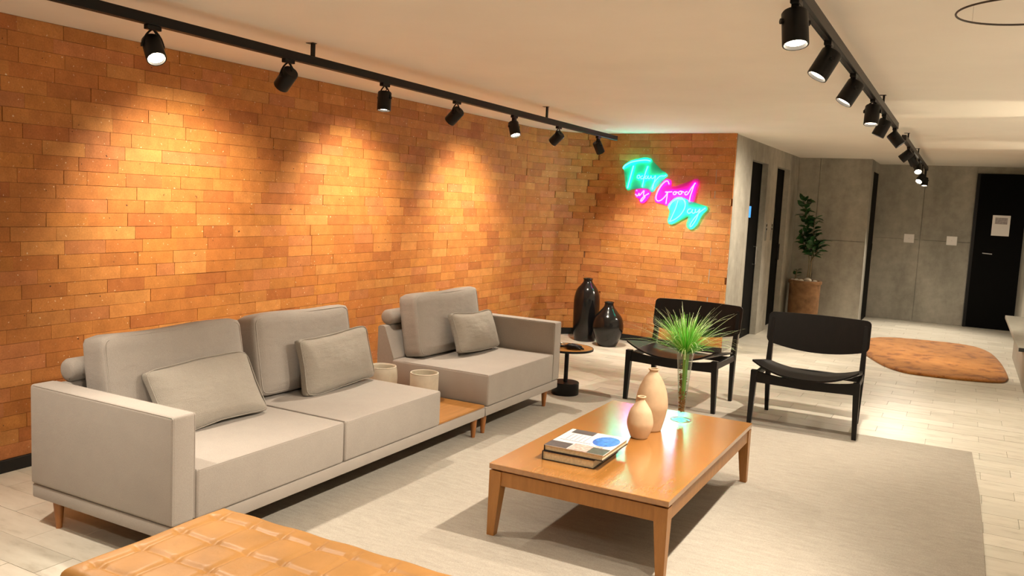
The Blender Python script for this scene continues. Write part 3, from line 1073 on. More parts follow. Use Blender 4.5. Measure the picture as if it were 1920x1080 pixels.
for x, y in ((-3.31, 2.20), (-2.60, 2.20), (-2.585, 4.45), (-3.35, 4.45)):
    sofa_leg(t, x, y, 0.0095 if x > -2.78 else 0.0, -2.985, 3.34)
# right piece
t = thing('sofa', 'short light grey fabric sofa piece with right armrest beside the round side table', 'sofa', (-2.985, 5.07, 0), 0, 'two piece sofa')
off = (2.985, -5.07, 0)
finish('base_frame', B(XB, XF, 4.540, 5.598, 0.128, 0.188, 0.008, 2), 'fabric', t, off, 'auto')
finish('shade_sheet', B(XB + .02, XF - .02, 4.56, 5.58, 0.1265, 0.1285), 'black_trim', t, off)  # black underside added for darker shade, as on the left piece
arm = finish('armrest', B(XB, XF + 0.004, 5.497, 5.602, 0.191, 0.622, 0.014, 3), 'fabric', t, off, 'auto')
for yp in (5.501, 5.598):
    finish('piping', tube(bmesh.new(), [(XB + .02, yp, .618), (XF - .004, yp, .618), (XF + .0005, yp, .613), (XF + .0005, yp, .20)], 0.0032, 6), 'fabric', arm)
s = finish('seat_cushion', B(-3.29, XF + 0.006, 4.545, 5.493, 0.191, 0.392, 0.013, 3), 'fabric', t, off, 'auto')
for pts_ in ([(XF + .002, 4.555, .3865), (XF + .002, 5.485, .3865)], [(-3.2, 4.551, .389), (XF - .006, 4.551, .389), (XF + .003, 4.557, .383), (XF + .003, 4.557, .20)]):
    finish('piping', tube(bmesh.new(), pts_, 0.0032, 6), 'fabric', s)
back_wedge(t, 4.556, 5.497, off)
back_cushion(t, 4.66, 5.475, off)
bolster(t, 4.60, 5.49, off)
for x, y in ((-2.59, 4.575), (-3.35, 4.60), (-2.59, 5.46), (-3.35, 5.50)):
    sofa_leg(t, x, y, 0.0095 if x > -2.78 else 0.0, -2.985, 5.07)


# throw pillows
def pillow(label, pos, hw, hh, lean, yaw, roll):
    t_ = thing('throw_pillow', label, 'pillow', pos, 0, 'throw pillows on the sofa')
    bm_ = soft_box(hw, 0.028, hh, 0.026, 0.048, 14, 0.0, 0.045)
    rnd = random.Random(int(pos[1] * 100))
    ph = [rnd.uniform(0, 6) for _ in range(4)]
    for v in bm_.verts:
        k = max(0, 1 - (abs(v.co.x) / hw) ** 2)
        v.co.y += 0.004 * math.sin(v.co.x * 26 + v.co.z * 17 + ph[0]) * (1 - k * 0.6)
        v.co.z += 0.007 * math.sin(v.co.x * 10 + ph[1])
    mt = Matrix.Rotation(R(90 + yaw), 4, 'Z') @ Matrix.Rotation(R(lean), 4, 'X') @ Matrix.Rotation(R(roll), 4, 'Y')
    o_ = finish('cover', bm_, 'fabric_pillow', t_, smooth=True)
    o_.matrix_local = mt
    pp = []
    for i in range(72):
        a = 2 * math.pi * i / 72
        ca, sa = math.cos(a), math.sin(a)
        e = 0.22
        u, v_ = math.copysign(abs(ca) ** e, ca), math.copysign(abs(sa) ** e, sa)
        x, z = u * hw * (1 - 0.045 * (1 - v_ * v_)), v_ * hh * (1 - 0.045 * (1 - u * u))
        pp.append((x, 0.004 * math.sin(x * 26 + z * 17 + ph[0]) * 0.7 - 0.020, z + 0.007 * math.sin(x * 10 + ph[1])))
    pi_ = finish('piping', tube(bmesh.new(), pp, 0.003, 6, True), 'fabric_pillow', t_, smooth=True)
    pi_.matrix_local = mt
    return t_


pillow('grey throw pillow slumped near the left armrest', (-3.05, 2.765, 0.532), 0.292, 0.162, -31, -3, -2)
pillow('grey throw pillow standing upright in the middle of the sofa', (-3.055, 3.69, 0.548), 0.297, 0.157, -13, 0, -1)
pillow('smaller grey throw pillow near the right armrest', (-3.035, 5.18, 0.540), 0.262, 0.143, -20, -2, 2)

# two pale bowls on the wooden platform
t = thing('planter_bowl', 'pale round ceramic bowl at the back of the wooden platform', 'bowl', (-3.19, 4.30, 0.2035), 0, 'pale pots on the sofa platform')
pr_ = smooth_profile([(0.0, 0.0), (0.06, 0.0), (0.088, 0.03), (0.101, 0.10), (0.099, 0.16), (0.092, 0.195)], 5)
pr_ += [(0.086, 0.197), (0.083, 0.19), (0.090, 0.15), (0.088, 0.08), (0.05, 0.02), (0, 0.018)]
finish('shell', lathe(bmesh.new(), pr_, 36, False), 'ceramic', t, smooth=True)
finish('rim', tube(bmesh.new(), [(0.089 * math.cos(2 * math.pi * i / 36), 0.089 * math.sin(2 * math.pi * i / 36), 0.196) for i in range(36)], 0.004, 6, True), 'ceramic', t, smooth=True)
t = thing('planter_pot', 'pale cylindrical ceramic pot on the wooden platform nearer the front', 'pot', (-2.93, 4.40, 0.2035), 0, 'pale pots on the sofa platform')
pr_ = [(0, 0), (0.082, 0), (0.089, 0.006), (0.091, 0.17), (0.088, 0.176), (0.083, 0.172), (0.082, 0.03), (0, 0.028)]
finish('shell', lathe(bmesh.new(), pr_, 36, False), 'ceramic', t, smooth='auto')
finish('rim', tube(bmesh.new(), [(0.087 * math.cos(2 * math.pi * i / 36), 0.087 * math.sin(2 * math.pi * i / 36), 0.174) for i in range(36)], 0.004, 6, True), 'ceramic', t, smooth=True)

# ================================================================== OTTOMAN
t = thing('ottoman', 'tan quilted leather ottoman bench in the foreground', 'ottoman', (-1.45, 1.695, 0))
ox0, ox1, oy0, oy1 = -0.66, 0.66, -0.295, 0.295
NX, NY = 264, 118
bm = bmesh.new()
grid = []
for j in range(NY + 1):
    row = []
    for i in range(NX + 1):
        x = ox0 + (ox1 - ox0) * i / NX
        y = oy0 + (oy1 - oy0) * j / NY
        ux = (x - (ox0 + 0.072)) / 0.1345
        uy = ((oy1 - 0.092) - y) / 0.143
        dx_ = abs(ux - round(ux)) * 0.1345
        dy_ = abs(uy - round(uy)) * 0.143
        if uy < -0.4 or uy > 2.75 + 0.4:
            dy_ = 1
        if ux < -0.4:
            dx_ = 1
        z = 0.432
        e = min(x - ox0, ox1 - x, y - oy0, oy1 - y)
        fd = max(0.0, min(1.0, (e - 0.012) / 0.055))
        fd = fd * fd * (3 - 2 * fd)
        z += fd * (-0.0065 * math.exp(-(dx_ / 0.009) ** 2) - 0.0065 * math.exp(-(dy_ / 0.009) ** 2))
        if dx_ < 0.02 and dy_ < 0.02:
            z -= 0.002
        r_ = 0.035
        if e < r_:
            z -= r_ - math.sqrt(max(0, r_ * r_ - (r_ - e) ** 2))
        z += 0.004 * math.sin(x * 31 + y * 17) * 0.4
        row.append(bm.verts.new((x, y, z)))
    grid.append(row)
for j in range(NY):
    for i in range(NX):
        bm.faces.new((grid[j][i], grid[j][i + 1], grid[j + 1][i + 1], grid[j + 1][i]))
# skirt
rim = [grid[0][i] for i in range(NX + 1)] + [grid[j][NX] for j in range(1, NY + 1)] + [grid[NY][i] for i in range(NX - 1, -1, -1)] + [grid[j][0] for j in range(NY - 1, 0, -1)]
low = [bm.verts.new((v.co.x, v.co.y, 0.31)) for v in rim]
for i in range(len(rim)):
    j = (i + 1) % len(rim)
    bm.faces.new((rim[i], rim[j], low[j], low[i]))
finish('quilted_top', bm, 'leather', t, smooth=True)
finish('body', B(ox0 + 0.004, ox1 - 0.004, oy0 + 0.004, oy1 - 0.004, 0.10, 0.31, 0.012, 2), 'leather', t, smooth='auto')
for x in (ox0 + 0.06, ox1 - 0.06):
    for y in (oy0 + 0.06, oy1 - 0.06):
        finish('leg', lathe(bmesh.new(), [(0, 0), (0.016, 0), (0.026, 0.098), (0, 0.098)], 14, False), 'leg_wood', t, loc=(x, y, 0.0095 if y > -1 else 0), smooth='auto')

# ================================================================== COFFEE TABLE
TX, TY = -1.345, 3.915
t = thing('coffee_table', 'low rectangular honey brown wooden coffee table on the rug', 'table', (TX, TY, 0.0095))
hx, hy = 0.41, 0.74
finish('tabletop', B(-hx, hx, -hy, hy, 0.303, 0.328, 0.002), 'table_wood', t)
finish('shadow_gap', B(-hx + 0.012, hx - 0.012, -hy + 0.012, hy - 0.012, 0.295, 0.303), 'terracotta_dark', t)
for sg in (-1, 1):
    finish('apron', B(-hx + 0.05, hx - 0.05, sg * (hy - 0.018) - 0.011, sg * (hy - 0.018) + 0.011, 0.232, 0.296, 0.001), 'table_leg', t)
    finish('apron', B(sg * (hx - 0.018) - 0.011, sg * (hx - 0.018) + 0.011, -hy + 0.05, hy - 0.05, 0.232, 0.296, 0.001), 'table_leg', t)
    for s2 in (-1, 1):
        x, y = sg * (hx - 0.03), s2 * (hy - 0.03)
        bm = bmesh.new()
        # tapered on the two inner faces
        zs = ((0.296, 0.058), (0.232, 0.056), (0.0, 0.034))
        rows = []
        for z, s in zs:
            xo, yo = sg * (hx - 0.002), s2 * (hy - 0.002)
            xi, yi = xo - sg * s, yo - s2 * s
            rows.append([bm.verts.new(c_) for c_ in ((xo, yo, z), (xi, yo, z), (xi, yi, z), (xo, yi, z))])
        for a, b_ in zip(rows, rows[1:]):
            for i in range(4):
                bm.faces.new((a[i], a[(i + 1) % 4], b_[(i + 1) % 4], b_[i]))
        bm.faces.new(rows[0])
        bm.faces.new(rows[-1][::-1])
        finish('leg', bm, 'table_leg', t)
TT = 0.0095 + 0.328


def book(label, pos, rot, w_, h_, th, cover, name='book'):
    """cover size w_ (x) by h_ (y); spine on the -x side"""
    t_ = thing(name, label, 'book', pos, R(rot), 'books on the coffee table')
    c_ = 0.0028
    finish('back_cover', B(-w_ / 2, w_ / 2, -h_ / 2, h_ / 2, 0, c_), 'book_dark', t_)
    finish('front_cover', B(-w_ / 2, w_ / 2, -h_ / 2, h_ / 2, th - c_, th), cover, t_)
    finish('spine', B(-w_ / 2 - 0.0015, -w_ / 2 + 0.003, -h_ / 2, h_ / 2, 0, th, 0.001), 'book_dark', t_)
    finish('page_block', B(-w_ / 2 + 0.003, w_ / 2 - 0.006, -h_ / 2 + 0.005, h_ / 2 - 0.005, c_, th - c_), 'book_pages', t_)
    return t_


book('thick dark bound book at the bottom of the stack on the coffee table', (-1.468, 3.525, TT + 0.0003), 1.5, 0.250, 0.318, 0.040, 'book_dark')
t = book('white picture cover book with a blue disc, on top of the other book', (-1.445, 3.535, TT + 0.041), 1.0, 0.285, 0.325, 0.027, 'book_white')
zt = 0.0272


def patch(name, x0, x1, y0, y1, mat, hgt=0.0005):
    return finish(name, B(x0, x1, y0, y1, zt, zt + hgt), mat, t)


patch('cover_print', -0.141, -0.035, -0.161, -0.075, 'print_grey')
patch('cover_print', -0.030, 0.060, -0.161, -0.060, 'print_pink')
patch('cover_print', 0.060, 0.141, -0.161, -0.070, 'print_green')
patch('cover_print', -0.120, -0.010, 0.095, 0.161, 'print_grey')
patch('cover_print', 0.062, 0.10, -0.066, -0.045, 'print_pink')
for k in range(5):
    patch('cover_line', -0.10 + k * 0.022, -0.0975 + k * 0.022, -0.02, 0.08 - 0.01 * (k % 2), 'print_ink')
patch('cover_line', -0.12, 0.03, -0.035, -0.031, 'print_ink')
bm = bmesh.new()
prism(bm, [(0.078 + 0.060 * math.cos(a * math.pi / 20), 0.045 + 0.085 * math.sin(a * math.pi / 20)) for a in range(40)], zt, zt + 0.0006)
finish('blue_disc_print', bm, 'print_blue', t)


def vase(label, pos, prof, name='bottle_vase'):
    t_ = thing(name, label, 'vase', pos, 0, 'terracotta vases on the coffee table')
    finish('body', lathe(bmesh.new(), smooth_profile(prof, 6), 40, False), 'terracotta', t_, smooth=True)
    rn, zn = prof[-1]
    finish('lip', tube(bmesh.new(), [(rn * math.cos(2 * math.pi * i / 32), rn * math.sin(2 * math.pi * i / 32), zn) for i in range(32)], 0.0042, 8, True), 'terracotta', t_, smooth=True)
    finish('mouth', lathe(bmesh.new(), [(0, zn - 0.010), (rn * 0.9, zn - 0.004)], 24, False), 'terracotta_dark', t_)
    return t_


vase('shorter of the two beige terracotta bottle vases, in front', (-1.350, 3.985, TT + 0.0004), [(0, 0), (0.036, 0.0), (0.048, 0.014), (0.064, 0.06), (0.065, 0.09), (0.054, 0.135), (0.034, 0.168), (0.020, 0.188), (0.0165, 0.199), (0.019, 0.208)])
vase('taller beige terracotta bottle vase behind the short one', (-1.355, 4.165, TT + 0.0004), [(0, 0), (0.050, 0.0), (0.062, 0.02), (0.080, 0.10), (0.083, 0.145), (0.072, 0.21), (0.048, 0.268), (0.028, 0.297), (0.0215, 0.308), (0.024, 0.320)])

# glass trumpet vase with grass
GX, GY = -1.283, 4.47
t = thing('trumpet_vase', 'tall clear glass trumpet vase holding bark chips and grass', 'vase', (GX, GY, TT + 0.0004))
outer_p = smooth_profile([(0.0, 0.0), (0.052, 0.0), (0.053, 0.004), (0.03, 0.009), (0.014, 0.016), (0.018, 0.04), (0.024, 0.12), (0.034, 0.25), (0.043, 0.345), (0.051, 0.388)], 5)
inner_p = smooth_profile([(0.0495, 0.388), (0.041, 0.345), (0.032, 0.25), (0.022, 0.12), (0.016, 0.045), (0.010, 0.036), (0.0, 0.034)], 5)
finish('glass', lathe(bmesh.new(), outer_p + inner_p, 32, False), 'glass', t, smooth=True)
bm = bmesh.new()
rnd = random.Random(3)
for k in range(420):
    z = 0.045 + rnd.random() ** 0.9 * (0.21 if k % 4 else 0.27)
    rmax = 0.0135 + (z - 0.045) / 0.3 * 0.016
    a = rnd.uniform(0, 6.283)
    r_ = rmax * math.sqrt(rnd.random()) * (1.0 if z < 0.16 else 1.0)
    if z > 0.16 and math.cos(a + 0.6) > 0.1:
        continue
    g = bmesh.ops.create_icosphere(bm, subdivisions=1, radius=rnd.uniform(0.003, 0.0055))
    for v in g['verts']:
        v.co = Vector((v.co.x * 1.3, v.co.y, v.co.z * 0.8)) + Vector((r_ * math.cos(a), r_ * math.sin(a), z))
bc = finish('bark_chips', bm, 'bark', t)
bc['kind'] = 'stuff'

t = thing('grass_plant', 'bright green wispy grass spraying out of the glass vase', 'plant', (GX, GY, TT + 0.12))
vco, fcs, cols = [], [], []
rnd = random.Random(11)


def blade(p, length, az, tilt, droop, wid, c0, c1, seg=8):
    pos = Vector(p)
    d_ = Vector((math.sin(tilt) * math.cos(az), math.sin(tilt) * math.sin(az), math.cos(tilt)))
    sd = Vector((-math.sin(az), math.cos(az), 0)) * math.cos(rnd.uniform(-1, 1)) + Vector((0, 0, 0.3)) * rnd.uniform(-1, 1)
    base = len(vco)
    tl = tilt
    for k in range(seg + 1):
        f_ = k / seg
        w_ = wid * (1 - f_ * 0.8)
        vco.append(tuple(pos + sd * w_))
        vco.append(tuple(pos - sd * w_))
        cc = tuple(c0[i] * (1 - f_) + c1[i] * f_ for i in range(3)) + (1,)
        cols.extend((cc, cc))
        tl += droop / seg * (0.3 + 1.4 * f_)
        d_ = Vector((math.sin(tl) * math.cos(az), math.sin(tl) * math.sin(az), math.cos(tl)))
        pos = pos + d_ * (length / seg)
    for k in range(seg):
        a = base + 2 * k
        fcs.append((a, a + 1, a + 3, a + 2))


G0, G1, G2 = (0.05, 0.42, 0.03), (0.26, 0.72, 0.09), (0.78, 0.88, 0.58)
for k in range(420):
    az = rnd.uniform(0, 6.283)
    r0 = 0.030 * math.sqrt(rnd.random())
    b0 = Vector((r0 * math.cos(az), r0 * math.sin(az), 0.25))
    blade(b0, rnd.uniform(0.11, 0.23), az + rnd.uniform(-.4, .4), rnd.uniform(0.0, 1.25) * (0.35 + r0 / 0.03 * 0.65), rnd.uniform(0, 0.8), 0.0032, G0, G1 if rnd.random() < .7 else (0.3, 0.6, 0.08), 6)
for k in range(150):
    az = rnd.uniform(0, 6.283)
    r0 = 0.032 * math.sqrt(rnd.random())
    b0 = Vector((r0 * math.cos(az), r0 * math.sin(az), 0.26))
    lg = rnd.uniform(0.24, 0.35)
    blade(b0, lg, az + rnd.uniform(-.3, .3), rnd.uniform(0.35, 1.2), rnd.uniform(0.2, 1.1), 0.0022, G1, G2, 10)
for az, lg, tl, dr in ((0.15, 0.36, 0.75, 1.25), (3.3, 0.30, 0.8, 1.0), (0.0, 0.33, 0.95, 1.3), (2.9, 0.31, 0.65, 0.9), (5.9, 0.37, 0.85, 1.3)):
    blade((0.02 * math.cos(az), 0.02 * math.sin(az), 0.262), lg, az, tl, dr, 0.0014, G1, (0.72, 0.6, 0.3), 12)
for k in range(60):      # stems inside the glass
    az = rnd.uniform(-1.4, 1.4) - 0.5
    r0 = 0.012 * math.sqrt(rnd.random())
    blade((r0 * math.cos(az), r0 * math.sin(az), -0.01), 0.27, az, 0.04, 0.03, 0.0018, (0.10, 0.36, 0.04), G1, 5)
me = bpy.data.meshes.new('blades')
me.from_pydata(vco, [], fcs)
at = me.color_attributes.new('tint', 'FLOAT_COLOR', 'POINT')
for i, c_ in enumerate(cols):
    at.data[i].color = c_
me.materials.append(M['grass'])
o_ = bpy.data.objects.new('blades', me)
C.objects.link(o_)
o_.parent = t
o_['kind'] = 'stuff'

# ================================================================== SIDE TABLE
SX, SY = -2.635, 5.93
t = thing('side_table', 'small round pedestal table with black drum base beside the sofa', 'table', (SX, SY, 0.0095))
finish('drum_base', lathe(bmesh.new(), [(0, 0), (0.104, 0), (0.106, 0.003), (0.106, 0.092), (0.103, 0.095), (0, 0.095)], 40, False), 'black_metal', t, smooth='auto')
finish('column', cyl_between(bmesh.new(), (0, 0, 0.094), (0, 0, 0.352), 0.0165, seg=20), 'black_metal', t, smooth='auto')
finish('tabletop', lathe(bmesh.new(), [(0, 0.3545), (0.196, 0.3545), (0.198, 0.358), (0.198, 0.364), (0.196, 0.366), (0, 0.366)], 48, False), 'platform_wood', t, smooth='auto')
finish('edge_ring', lathe(bmesh.new(), [(0.15, 0.351), (0.203, 0.351), (0.203, 0.366), (0.198, 0.367), (0.198, 0.354), (0.15, 0.354)], 48, False), 'black_metal', t, smooth='auto')
t = thing('beaded_ornament', 'dark knotted ornament lying on the round side table', 'ornament', (SX, SY, 0.0095 + 0.3665))
bm = bmesh.new()
bmesh.ops.create_icosphere(bm, subdivisions=2, radius=0.0105)
bo = finish('bead', bm, 'black_glaze', t, (-0.14, 0.03, 0.0105), smooth=True)
for k in range(1, 30):
    f_ = k / 29
    a = f_ * 9.0
    o_ = bo.copy()
    C.objects.link(o_)
    o_.parent = t
    o_.location = (-0.14 + 0.24 * f_ + 0.018 * math.sin(a), 0.03 + 0.05 * math.cos(a * 0.8) - 0.05 * f_, 0.0105)
for pts_, rr_ in (([(0.0, -0.06, 0.014), (0.05, -0.085, 0.026), (0.10, -0.08, 0.024), (0.15, -0.09, 0.012)], [0.010, 0.022, 0.018, 0.006]),
                  ([(0.01, -0.03, 0.014), (0.06, -0.04, 0.024), (0.12, -0.045, 0.02), (0.16, -0.05, 0.01)], [0.010, 0.020, 0.016, 0.005]),
                  ([(-0.12, -0.05, 0.012), (-0.07, -0.075, 0.018), (-0.03, -0.06, 0.012)], [0.008, 0.014, 0.006])):
    finish('tassel', tube(bmesh.new(), pts_, rr_, 10), 'black_metal', t, smooth=True)
finish('silver_loop', tube(bmesh.new(), [(-0.12, 0.0, 0.02), (-0.07, 0.02, 0.024), (-0.02, 0.0, 0.021)], 0.004, 8), 'chrome', t, smooth=True)

# ================================================================== BLACK FLOOR VASES
def floor_vase(label, pos, prof, rn):
    t_ = thing('floor_vase', label, 'vase', pos, 0, 'black floor vases by the brick wall')
    finish('body', lathe(bmesh.new(), smooth_profile(prof, 7), 48, False), 'black_glaze', t_, smooth=True)
    zt_ = prof[-1][1]
    finish('lip', tube(bmesh.new(), [(rn * math.cos(2 * math.pi * i / 32), rn * math.sin(2 * math.pi * i / 32), zt_) for i in range(32)], 0.006, 8, True), 'black_glaze', t_, smooth=True)
    finish('mouth', lathe(bmesh.new(), [(0, zt_ - 0.012), (rn, zt_ - 0.003)], 24, False), 'black_trim', t_)
    return t_


floor_vase('tall slim glossy black floor vase by the brick wall', (-3.555, 8.45, 0.0005), [(0, 0), (0.10, 0.0), (0.118, 0.02), (0.136, 0.15), (0.142, 0.33), (0.138, 0.47), (0.112, 0.56), (0.070, 0.615), (0.050, 0.645), (0.049, 0.675)], 0.049)
floor_vase('short round bellied glossy black floor vase beside the taller one', (-3.235, 8.30, 0.0005), [(0, 0), (0.085, 0.0), (0.105, 0.018), (0.150, 0.13), (0.163, 0.21), (0.145, 0.30), (0.095, 0.365), (0.058, 0.41), (0.046, 0.44), (0.046, 0.462)], 0.046)

# ================================================================== ARMLESS BLACK CHAIRS
def chair(label, pos, rot):
    t_ = thing('lounge_chair', label, 'chair', pos, R(rot), 'black wooden lounge chairs')
    for sg in (-1, 1):
        finish('front_leg', frustum(bmesh.new(), (sg * 0.345, -0.255, 0), (sg * 0.333, -0.255, 0.385), (0.028, 0.030), (0.044, 0.046)), 'black_wood', t_)
        bm_ = frustum(bmesh.new(), (sg * 0.318, 0.285, -0.009), (sg * 0.326, 0.255, 0.36), (0.026, 0.028), (0.038, 0.046))
        frustum(bm_, (sg * 0.326, 0.255, 0.36), (sg * 0.326, 0.325, 0.70), (0.038, 0.046), (0.026, 0.022))
        bmesh.ops.delete(bm_, geom=[f for f in bm_.faces if all(abs(v.co.z - 0.36) < 1e-6 for v in f.verts)], context='FACES_ONLY')
        bmesh.ops.remove_doubles(bm_, verts=bm_.verts, dist=1e-5)
        finish('rear_leg', bm_, 'black_wood', t_)
        finish('side_rail', B(sg * 0.330 - 0.011, sg * 0.330 + 0.011, -0.235, 0.24, 0.318, 0.365, 0.002), 'black_wood', t_)
    # front rail, hollowed on top to follow the seat
    bm_ = bmesh.new()
    top, bot = [], []
    for i in range(13):
        x = -0.34 + 0.68 * i / 12
        u = abs(x) / 0.34
        top.append((x, 0.352 + 0.033 * u ** 3))
        bot.append((x, 0.292 + 0.010 * u))
    poly_ = top + bot[::-1]
    a = [bm_.verts.new((x, -0.268, z)) for x, z in poly_]
    b_ = [bm_.verts.new((x, -0.240, z)) for x, z in poly_]
    for i in range(12):
        n_ = len(poly_)
        bm_.faces.new((a[i], a[i + 1], a[n_ - 2 - i], a[n_ - 1 - i]))
        bm_.faces.new((b_[i + 1], b_[i], b_[n_ - 1 - i], b_[n_ - 2 - i]))
    for i in range(len(poly_)):
        j = (i + 1) % len(poly_)
        bm_.faces.new((a[i], b_[i], b_[j], a[j]))
    finish('front_rail', bm_, 'black_wood', t_)
    finish('back_rail', B(-0.31, 0.31, 0.235, 0.258, 0.300, 0.345, 0.002), 'black_wood', t_)
    # seat shell, dished plywood
    bm_ = bmesh.new()
    nx, ny = 24, 14
    lay_ = []
    for s_ in (0, -0.013):
        g_ = []
        for j in range(ny + 1):
            v_ = j / ny
            y = -0.295 + 0.545 * v_
            row_ = []
            for i in range(nx + 1):
                u = -1 + 2 * i / nx
                wd = 0.362 - 0.03 * v_
                z = 0.368 + 0.094 * abs(u) ** 2.4 * (1 - 0.5 * v_) - 0.030 * v_ + s_
                cr = 1 - 0.05 * max(0, abs(2 * v_ - 1) - 0.8) * 5
                row_.append(bm_.verts.new((u * wd * cr, y, z)))
            g_.append(row_)
        lay_.append(g_)
    for j in range(ny):
        for i in range(nx):
            for q_ in (0, 1):
                g_ = lay_[q_]
                bm_.faces.new((g_[j][i], g_[j][i + 1], g_[j + 1][i + 1], g_[j + 1][i]))
    A_, B_ = lay_
    ring = lambda g_: [g_[0][i] for i in range(nx + 1)] + [g_[j][nx] for j in range(1, ny + 1)] + [g_[ny][i] for i in range(nx - 1, -1, -1)] + [g_[j][0] for j in range(ny - 1, 0, -1)]
    ra, rb = ring(A_), ring(B_)
    for i in range(len(ra)):
        j = (i + 1) % len(ra)
        bm_.faces.new((ra[i], ra[j], rb[j], rb[i]))
    finish('seat', bm_, 'black_wood', t_, smooth='auto')
    # backrest: curved board, straight top, bowed lower edge
    bm_ = bmesh.new()
    lay_ = []
    nz = 10
    for s_ in (0, 0.013):
        g_ = []
        for j in range(nz + 1):
            v_ = j / nz
            row_ = []
            for i in range(nx + 1):
                u = -math.cos(math.pi * i / nx)
                wd = 0.358
                zb = 0.464 + 0.056 * abs(u) ** 2.0
                ztp = 0.742 - 0.004 * abs(u) ** 2
                # rounded corners
                e = min(1, max(0, abs(u) - 0.91) / 0.09)
                zb += 0.03 * (1 - math.sqrt(1 - e * e))
                ztp -= 0.03 * (1 - math.sqrt(1 - e * e))
                z = zb + (ztp - zb) * v_
                y = 0.268 + (z - 0.45) * 0.20 + 0.045 * (1 - u * u) - 0.010 + s_
                row_.append(bm_.verts.new((u * wd, y, z)))
            g_.append(row_)
        lay_.append(g_)
    for j in range(nz):
        for i in range(nx):
            for q_ in (0, 1):
                g_ = lay_[q_]
                bm_.faces.new((g_[j][i], g_[j][i + 1], g_[j + 1][i + 1], g_[j + 1][i]))
    A_, B_ = lay_
    ny = nz
    ring = lambda g_: [g_[0][i] for i in range(nx + 1)] + [g_[j][nx] for j in range(1, nz + 1)] + [g_[nz][i] for i in range(nx - 1, -1, -1)] + [g_[j][0] for j in range(nz - 1, 0, -1)]
    ra, rb = ring(A_), ring(B_)
    for i in range(len(ra)):
        j = (i + 1) % len(ra)
        bm_.faces.new((ra[i], ra[j], rb[j], rb[i]))
    finish('backrest', bm_, 'black_wood', t_, smooth='auto')
    return t_


chair('black wooden lounge chair behind the grass vase, nearer the brick wall', (-1.84, 6.325, 0.0095), -2)
chair('black wooden lounge chair on the right, nearer the orange shag rug', (-0.882, 6.215, 0.0095), 1.5)

# ================================================================== POTTED PLANT
PX, PY = -1.88, 12.12
t = thing('plant_pot', 'tall rust brown cylindrical planter in the corridor corner', 'pot', (PX, PY, 0.0))
finish('wall', lathe(bmesh.new(), [(0, 0), (0.187, 0), (0.196, 0.015), (0.204, 0.535), (0.188, 0.535), (0.18, 0.50), (0, 0.50)], 44, False), 'rust', t, smooth='auto')
finish('rim', lathe(bmesh.new(), [(0.186, 0.535), (0.216, 0.535), (0.220, 0.545), (0.220, 0.575), (0.214, 0.582), (0.190, 0.582), (0.186, 0.575)], 44, False), 'rust', t, smooth='auto')
finish('soil', lathe(bmesh.new(), [(0, 0.555), (0.187, 0.55)], 32, False), 'soil', t)
rnd = random.Random(21)
for k, (x, y, r_) in enumerate(((-0.105, -0.11, 0.034), (-0.035, -0.145, 0.034), (0.05, -0.115, 0.05), (-0.16, -0.02, 0.026), (0.135, -0.05, 0.03), (0.0, -0.055, 0.03))):
    bm = bmesh.new()
    bmesh.ops.create_icosphere(bm, subdivisions=2, radius=r_)
    for v in bm.verts:
        v.co = Vector((v.co.x * 1.2, v.co.y, v.co.z * 0.7)) * (1 + 0.12 * math.sin(v.co.x * 60 + k) * math.cos(v.co.y * 50))
    tag(finish('white_stone', bm, 'stone', None, (PX + x, PY + y, 0.557 + r_ * 0.62), smooth='auto'), 'white stone on the soil of the rust brown planter, ' + ('at its left front', 'at the middle of its front', 'largest and right of middle', 'farthest left by the little sprout', 'farthest right by the rim', 'at the foot of the stems')[k], 'stone', 'white stones in the planter')

t = thing('rubber_plant', 'dark green leafy potted shrub with bare lower stems', 'plant', (PX, PY, 0.555))
stems = [[(0.02, 0, 0), (0.03, 0.0, 0.25), (0.0, 0.0, 0.5), (-0.05, 0.0, 0.85), (-0.10, 0.0, 1.13)],
         [(0.05, 0.01, 0), (0.06, 0.0, 0.3), (0.06, 0.01, 0.6), (0.05, 0.0, 0.88)],
         [(0.05, 0.0, 0.28), (0.12, -0.02, 0.42), (0.17, -0.02, 0.58)],
         [(0.0, 0.0, 0.42), (-0.07, -0.03, 0.55), (-0.09, -0.02, 0.66)],
         [(0.06, 0.0, 0.36), (0.10, -0.06, 0.47), (0.08, -0.08, 0.56)],
         [(-0.13, -0.05, 0), (-0.12, -0.05, 0.10), (-0.115, -0.05, 0.17)]]
for s in stems:
    sp_ = smooth_profile(s, 4)
    finish('stem', tube(bmesh.new(), sp_, [0.009 * (1 - 0.6 * i / len(sp_)) for i in range(len(sp_))], 7), 'stem', t, smooth=True)
bm = bmesh.new()
ll = [(0, 0), (0.25, 0.20), (0.5, 0.25), (0.75, 0.18), (1, 0)]
mid, lf, rt = [], [], []
for u, w_ in ll:
    mid.append(bm.verts.new((u, 0, -0.12 * u * u)))
    if w_:
        lf.append(bm.verts.new((u, w_, 0.06 - 0.12 * u * u)))
        rt.append(bm.verts.new((u, -w_, 0.06 - 0.12 * u * u)))
for sd in (lf, rt):
    bm.faces.new((mid[0], mid[1], sd[0]))
    for i in range(2):
        bm.faces.new((mid[i + 1], mid[i + 2], sd[i + 1], sd[i]))
    bm.faces.new((mid[3], mid[4], sd[2]))
lo_ = finish('leaf_proto', bm, 'leaf', smooth=True)
leaf_mesh = lo_.data
bpy.data.objects.remove(lo_)
